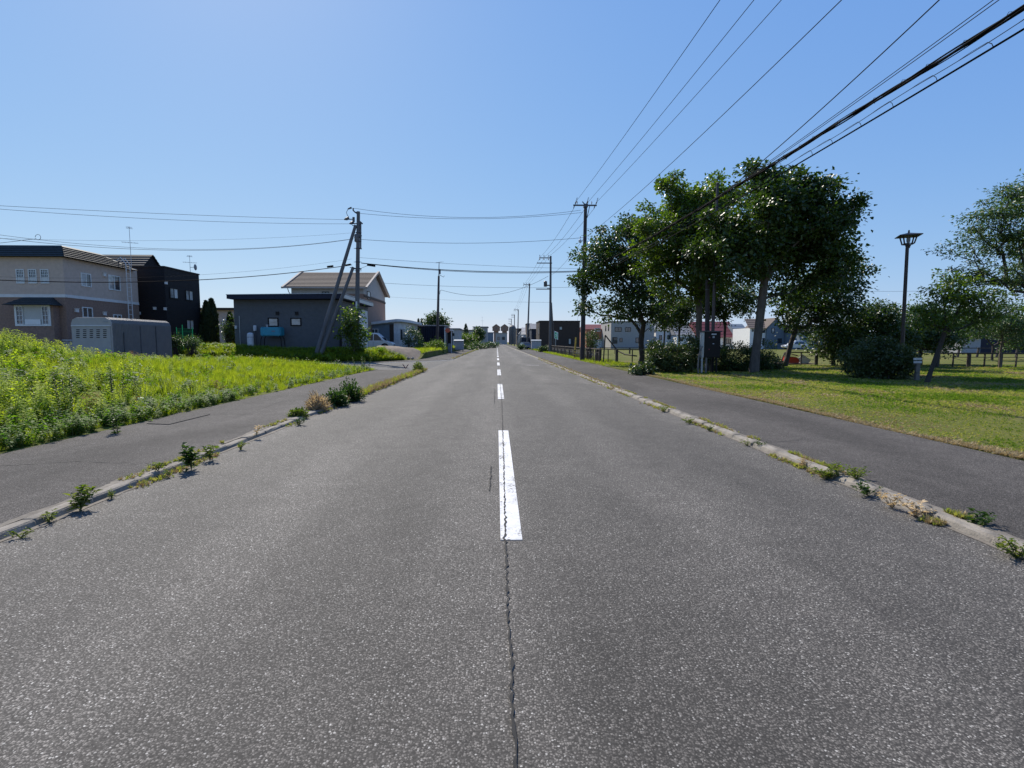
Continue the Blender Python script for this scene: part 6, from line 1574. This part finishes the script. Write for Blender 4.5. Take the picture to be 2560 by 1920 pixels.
src = sorted(lawnp+lawng+dryp, key=lambda o: o.name); order_ = {o.name: i for i, o in enumerate(src)}; remap = np.array([order_[o.name] for o in lawnp+lawng+dryp])
scatter('lawn_grass', 'short mown grass of the park lawn', 'grass', lawnp+lawng+dryp, np.stack([x, y, Harr(x, y)-.005], 1), rots(len(x), .2), np.stack([wd*1.3, wd*1.3, hs], 1), remap[pk])
n = 9000; y = 4.2+20*rng.uniform(0, 1, n)**1.6; x = 6.36+np.abs(rng.normal(0, .20, n))+.07*np.sin(y*2.1)+.05*np.sin(y*5.3); hs = rng.uniform(.025, .06, n)
pz = [rng.uniform(7, 26, 2600), 5+22*rng.uniform(0, 1, 2600)]; ok = vnoise(pz[0], pz[1], .8, 21) > .25; x = np.concatenate([x, pz[0][ok]]); y = np.concatenate([y, pz[1][ok]]); hs = np.concatenate([hs, rng.uniform(.03, .055, ok.sum())]); n = len(x)
scatter('dry_lawn_edge', 'dry straw coloured grass along the lawn edge and in worn spots', 'grass', dryp, np.stack([x, y, Harr(x, y)-.005], 1), rots(n, .3), np.stack([hs*1.8, hs*1.8, hs], 1), rng.integers(0, 3, n))
# thin grass in the kerb joints
def kerb_line(n, x0, sd, y0, y1, pw): return x0+rng.normal(0, sd, n), y0+(y1-y0)*rng.uniform(0, 1, n)**pw
xa, ya = kerb_line(3400, 3.82, .035, 4, 60, 1.7); xb, yb = kerb_line(2400, 3.635, .035, 4, 45, 1.8); xc, yc = kerb_line(1800, -3.91, .04, 5, 26, 1.1); xd, yd = kerb_line(1700, -3.72, .04, 4, 26, 1.3)
x = np.concatenate([xa, xb, xc, xd]); y = np.concatenate([ya, yb, yc, yd]); k = vnoise(x*0+y, y*0, 4.5, 31)+.7*vnoise(y, x*3, 1.6, 32) > .0; x, y = x[k], y[k]
z = np.where((x > 3.8) | (x < -3.86), .052, 0.0); hs = rng.uniform(.03, .10, len(x))
scatter('kerb_grass', 'thin grass and moss sprouting along the kerb joints', 'grass', lawnp+dryp, np.stack([x, y, z], 1), rots(len(x), .35), np.stack([hs*.9, hs*.9, hs*.8], 1), rng.choice([0, 1, 2, 3, 4, 5, 6], len(x)))
n = 1500; y = np.concatenate([rng.uniform(12.5, 27, 1100), rng.uniform(44, 110, 400)]); x = -3.82+rng.normal(0, .10, n); hs = rng.uniform(.08, .32, n); 
scatter('kerb_dry_grass', 'tall dry and green grass growing over the left kerb near the corner', 'grass', dryp+lawnp+tall[:1], np.stack([x, y, np.full(n, .03)], 1), rots(n, .25), np.stack([hs*.55, hs*.55, hs*.9], 1), rng.choice([0, 1, 2, 0, 1, 2, 3, 4, 5, 7], n))
n = 420; y = rng.uniform(15, 45, n); x = 3.78+rng.normal(0, .09, n); hs = rng.uniform(.04, .12, n)
scatter('kerb_dry_grass', 'short dry grass along the right kerb toward the distance', 'grass', dryp, np.stack([x, y, np.full(n, .045)], 1), rots(n, .25), np.stack([hs, hs, hs], 1), rng.integers(0, 3, n))

# ------------------------------------------------------------------ single weeds along the kerbs
def weed(label, px, py, z, h_, w_, n, mat, seed, group, straw=0, lratio=.4):
    h_ *= .72 if px < 1300 else 1.05; w_ *= .85 if px < 1300 else 1.15; n = int(n*(1 if px < 1300 else 1.7)); z = .052 if z else 0
    b = G(px, py, z); r = np.random.default_rng(seed); t = thing('kerb_weed', label, 'weed', b, group)
    m = MB(); tips = []
    for k in range(max(3, n//14)):
        a = r.uniform(0, 6.28); q = b+Vector((w_*r.uniform(.1, .9)*math.cos(a), w_*r.uniform(.1, .9)*math.sin(a), h_*r.uniform(.45, 1)))
        m.tube([b, b.lerp(q, .5)+Vector((0, 0, h_*.12)), q], [.004, .003, .0015], 4); tips.append(np.array(q))
    m.build('stems', M['stem' if not straw else 'drystem'], t)
    k = r.integers(0, len(tips), n); f = r.uniform(.1, 1.02, n)[:, None]; bb = np.array(b)
    pos = bb*(1-f)+np.array(tips)[k]*f + r.normal(0, .012, (n, 3))+np.array([0, 0, .12*h_])*(4*f*(1-f))
    a = r.uniform(0, 6.28, n); d = np.stack([np.cos(a), np.sin(a), r.uniform(-.2, .8, n)], 1)
    L = r.uniform(.5, 1.2, n)*min(.10, max(.03, h_*.34)); pos[:, 2] = np.maximum(pos[:, 2], z-.02)
    leaf_mesh('leaves', pos, d, np.tile([0, 0, 1.], (n, 1))+r.normal(0, .3, (n, 3)), L, L*lratio, M[mat], r.uniform(0, 1, n), t, .15)
gl, gr = 'weeds growing along the left kerb', 'weeds growing along the right kerb'
left = [((52, 1345), .13, .14, 60, 'kerbweed', 'low sprawling weed at the bottom left end of the left kerb'), ((122, 1306), .15, .11, 70, 'kerbweed', 'leafy weed at the second kerb joint from the left edge'),
        ((200, 1278), .30, .20, 130, 'kerbweed', 'large leafy weed standing on the near left kerb joint'), ((280, 1247), .13, .11, 60, 'kerbweed', 'small weed beside the kerb right of the large leafy weed'),
        ((395, 1178), .20, .09, 60, 'kerbweed', 'thin upright weed behind the left kerb'), ((421, 1195), .16, .07, 50, 'kerbweed', 'little upright weed in front of the left kerb'),
        ((479, 1175), .42, .13, 130, 'darkweed', 'tall upright weed on the left kerb casting a shadow on the road'), ((525, 1152), .30, .11, 80, 'kerbweed', 'second tall weed right of the upright weed on the left kerb'),
        ((600, 1125), .16, .16, 70, 'kerbweed', 'low bushy weed in the left gutter past the tall weeds'), ((640, 1090), .22, .12, 50, 'straw', 'dry brown weed behind the left kerb'),
        ((747, 1063), .20, .22, 120, 'darkweed', 'dense low green weed at the last clear kerb stone on the left')]
for i, ((px, py), h_, w_, n, mt, lab) in enumerate(left): weed(lab, px, py, .0 if i not in (4, 9) else .1, h_, w_, n, mt, 200+i, gl)
def clump(label, px, py, Y, rx, rz, n, L, mat, seed, grp, ratio=.5, straw=False):
    c = P(px, py, Y); r = np.random.default_rng(seed); b = (c.x, Y, .03)
    t = thing('kerb_clump', label, 'weed', b, grp); q = in_ellipsoids([(c.x+r.uniform(-.5, .5)*rx, Y+r.uniform(-.8, .8)*rx, rz*.25, rx*r.uniform(.5, .8), rx*.6, rz*r.uniform(.55, 1)) for _ in range(5)], n, r, .2); q[:, 2] = np.abs(q[:, 2])+.02
    m = MB()
    for i in r.choice(len(q), 24): m.tube([b, Vector(b).lerp(Vector(q[i]), .6)+Vector((0, 0, .05)), q[i]], [.006, .004, .002], 4)
    m.build('stems', M['drystem' if straw else 'stem'], t)
    d = (q-np.array(b))*(1.5 if straw else .8)+r.normal(0, .25, q.shape)+np.array([0, 0, .5 if straw else .1]); s = L*r.uniform(.6, 1.2, len(q))
    leaf_mesh('leaves', q, d, r.normal(0, .4, q.shape)+np.array([0, 0, 1.]), s, s*ratio, M[mat], r.uniform(0, 1, len(q)), t, .12)
clump('dense dark green weed clump on the left kerb, nearer of two', 846, 1015, 12.1, .27, .30, 1500, .075, 'darkweed', 230, gl)
clump('dense dark green weed clump on the left kerb, farther and taller of two', 877, 998, 13.2, .33, .40, 2000, .075, 'darkweed', 231, gl)
clump('pinkish straw clump of dry grass on the left kerb before the dark weeds', 798, 1035, 11.2, .26, .26, 1300, .13, 'straw', 232, gl, .06, True)
clump('green tuft with dry tips on the left kerb before the straw clump', 748, 1055, 10.1, .2, .16, 600, .07, 'kerbweed', 233, gl)
clump('grassy weed clump at the very end of the left kerb', 1047, 935, 25.6, .28, .42, 700, .12, 'kerbweed', 234, gl, .25)
right = [((2440, 1327), .15, .16, 70, 'darkweed', 'broad rosette weed with flower stalks on the near right kerb'), ((2170, 1240), .13, .16, 70, 'darkweed', 'dark rosette weed below the middle of the right kerb'),
         ((2066, 1198), .14, .2, 100, 'kerbweed', 'wide leafy weed in the right gutter before the rosette'), ((2140, 1199), .13, .17, 90, 'kerbweed', 'rounded light green tuft on the sidewalk side of the right kerb'),
         ((2085, 1177), .10, .14, 60, 'kerbweed', 'smaller light tuft on the sidewalk side farther up the right kerb'), ((1900, 1120), .10, .13, 60, 'darkweed', 'dark green weed in the right gutter farther up'),
         ((1868, 1114), .09, .10, 40, 'kerbweed', 'bright green weed in the right gutter next to the dark green one'), ((1772, 1078), .10, .12, 50, 'darkweed', 'small dark weed in the far part of the right gutter'),
         ((1725, 1060), .12, .18, 70, 'kerbweed', 'flowering weed cluster beside the far part of the right kerb'), ((1660, 1030), .12, .22, 90, 'kerbweed', 'wide green weed cluster where the right kerb turns pale'),
         ((2290, 1292), .14, .14, 60, 'straw', 'dry grass tuft in the right gutter between the rosettes'), ((2230, 1272), .15, .12, 60, 'straw', 'dry grass tuft just above the other on the right kerb'),
         ((2540, 1395), .12, .2, 110, 'kerbweed', 'sparse weed at the bottom right end of the right kerb'), ((2010, 1170), .12, .10, 50, 'straw', 'bent dry stalk tuft on the right kerb farther up')]
for i, ((px, py), h_, w_, n, mt, lab) in enumerate(right): weed(lab, px, py, .1 if 'sidewalk' in lab else 0, h_, w_, n, mt, 250+i, gr, 'dry' in lab, .5 if 'rosette' in lab else .3 if 'dry' not in lab else .08)

# distinct tall weeds and litter in the lot
def spire_weed(label, px, py, Y, h_, n, seed, w_=.25):
    c = P(px, py, Y); c.z = H(c.x, Y); r = np.random.default_rng(seed); t = thing('tall_weed', label, 'weed', c, 'tall dark weeds standing out of the lot')
    m = MB(); tops = []
    for k in range(n):
        o = Vector((r.normal(0, w_), r.normal(0, w_*.6), h_*r.uniform(.75, 1))); tops.append((np.array(c)+np.array([o.x*.6, o.y*.6, 0]), np.array(c)+np.array(o))); m.tube([tops[-1][0], tops[-1][1]], [.009, .003], 4)
    m.build('stems', M['darkbark'], t)
    P_, D_ = [], []
    for a, b in tops:
        for i in range(34):
            f = .18+.8*i/34; g_ = i*2.4; P_.append(a+(b-a)*f); D_.append((math.cos(g_), math.sin(g_), r.uniform(.1, .6)))
    P_, D_ = np.array(P_), np.array(D_); L = r.uniform(.05, .11, len(P_)); leaf_mesh('leaves', P_, D_, np.tile([0, 0, 1.], (len(P_), 1))+r.normal(0, .25, D_.shape), L, L*.38, M['darkweed'], r.uniform(0, 1, len(P_)), t)
spire_weed('cluster of tall dark stemmed weeds near the path at left', 172, 1000, 9.6, .95, 6, 301)
spire_weed('pair of tall slim weeds behind the white plastic bag', 285, 985, 11.5, .8, 3, 302, .15)
spire_weed('slim dark weed at the near path edge left of the cover plate', 293, 1060, 8.3, .55, 2, 303, .08)
spire_weed('upright pale weeds at the far corner of the lot', 905, 905, 27.0, .8, 7, 304, .45)
a = G(362, 1003, .3); a = P(362, 1006, 12.0)
r = random.Random(4); m = MB(); vs = []
for j in range(5):
    for i in range(9):
        th, ph = 2*math.pi*i/9, -.3+1.7*j/4; k = r.uniform(.7, 1.25); vs.append((a.x+.17*k*math.cos(th)*math.cos(ph), 12+.14*k*math.sin(th)*math.cos(ph), a.z+.13*k*math.sin(ph)))
m.add(vs, [(j*9+i, j*9+(i+1) % 9, (j+1)*9+(i+1) % 9, (j+1)*9+i) for j in range(4) for i in range(9)])
tag(m.build('plastic_bag', M['plastic'], loc=a), 'crumpled white plastic bag caught in the weeds near the path', 'bag')
a = P(333, 1000, 12.2); t = thing('large_leaf', 'bright yellow large round leaf beside the plastic bag', 'leaf', a)
m = MB(); m.add([(a.x+.15*math.cos(q)*(1+.1*math.sin(3*q)), 12.2+.10*math.sin(q), a.z+.10*math.sin(q)+.02*math.cos(2*q)) for q in np.linspace(0, 6.0, 14)]+[(a.x, 12.2, a.z+.03)], [(i, (i+1) % 14, 14) for i in range(14)]); m.build('blade', M['yleaf'], t)
m = MB(); m.tube([(a.x, 12.2, a.z), (a.x+.03, 12.15, H(a.x, 12.2))], .008, 5); m.build('stalk', M['stem'], t)
a = G(1014, 921, .05); t = thing('twig', 'small red brown forked twig on the left sidewalk at the corner', 'twig', a)
m = MB(); m.bar(a, a+Vector((-.16, .05, .22)), .05, .03); m.bar(a, a+Vector((.16, -.03, .22)), .05, .03); m.build('fork', M['redroof'], t)
# far kerb end stone
a = G(1058, 926); m = MB(); m.box(a.x-.32, a.x+.05, a.y-.25, a.y+.35, -.03, .07); tag(m.build('kerb_end', M['concrete'], loc=a), 'pale end stone of the left kerb at the side road', 'kerb stone')
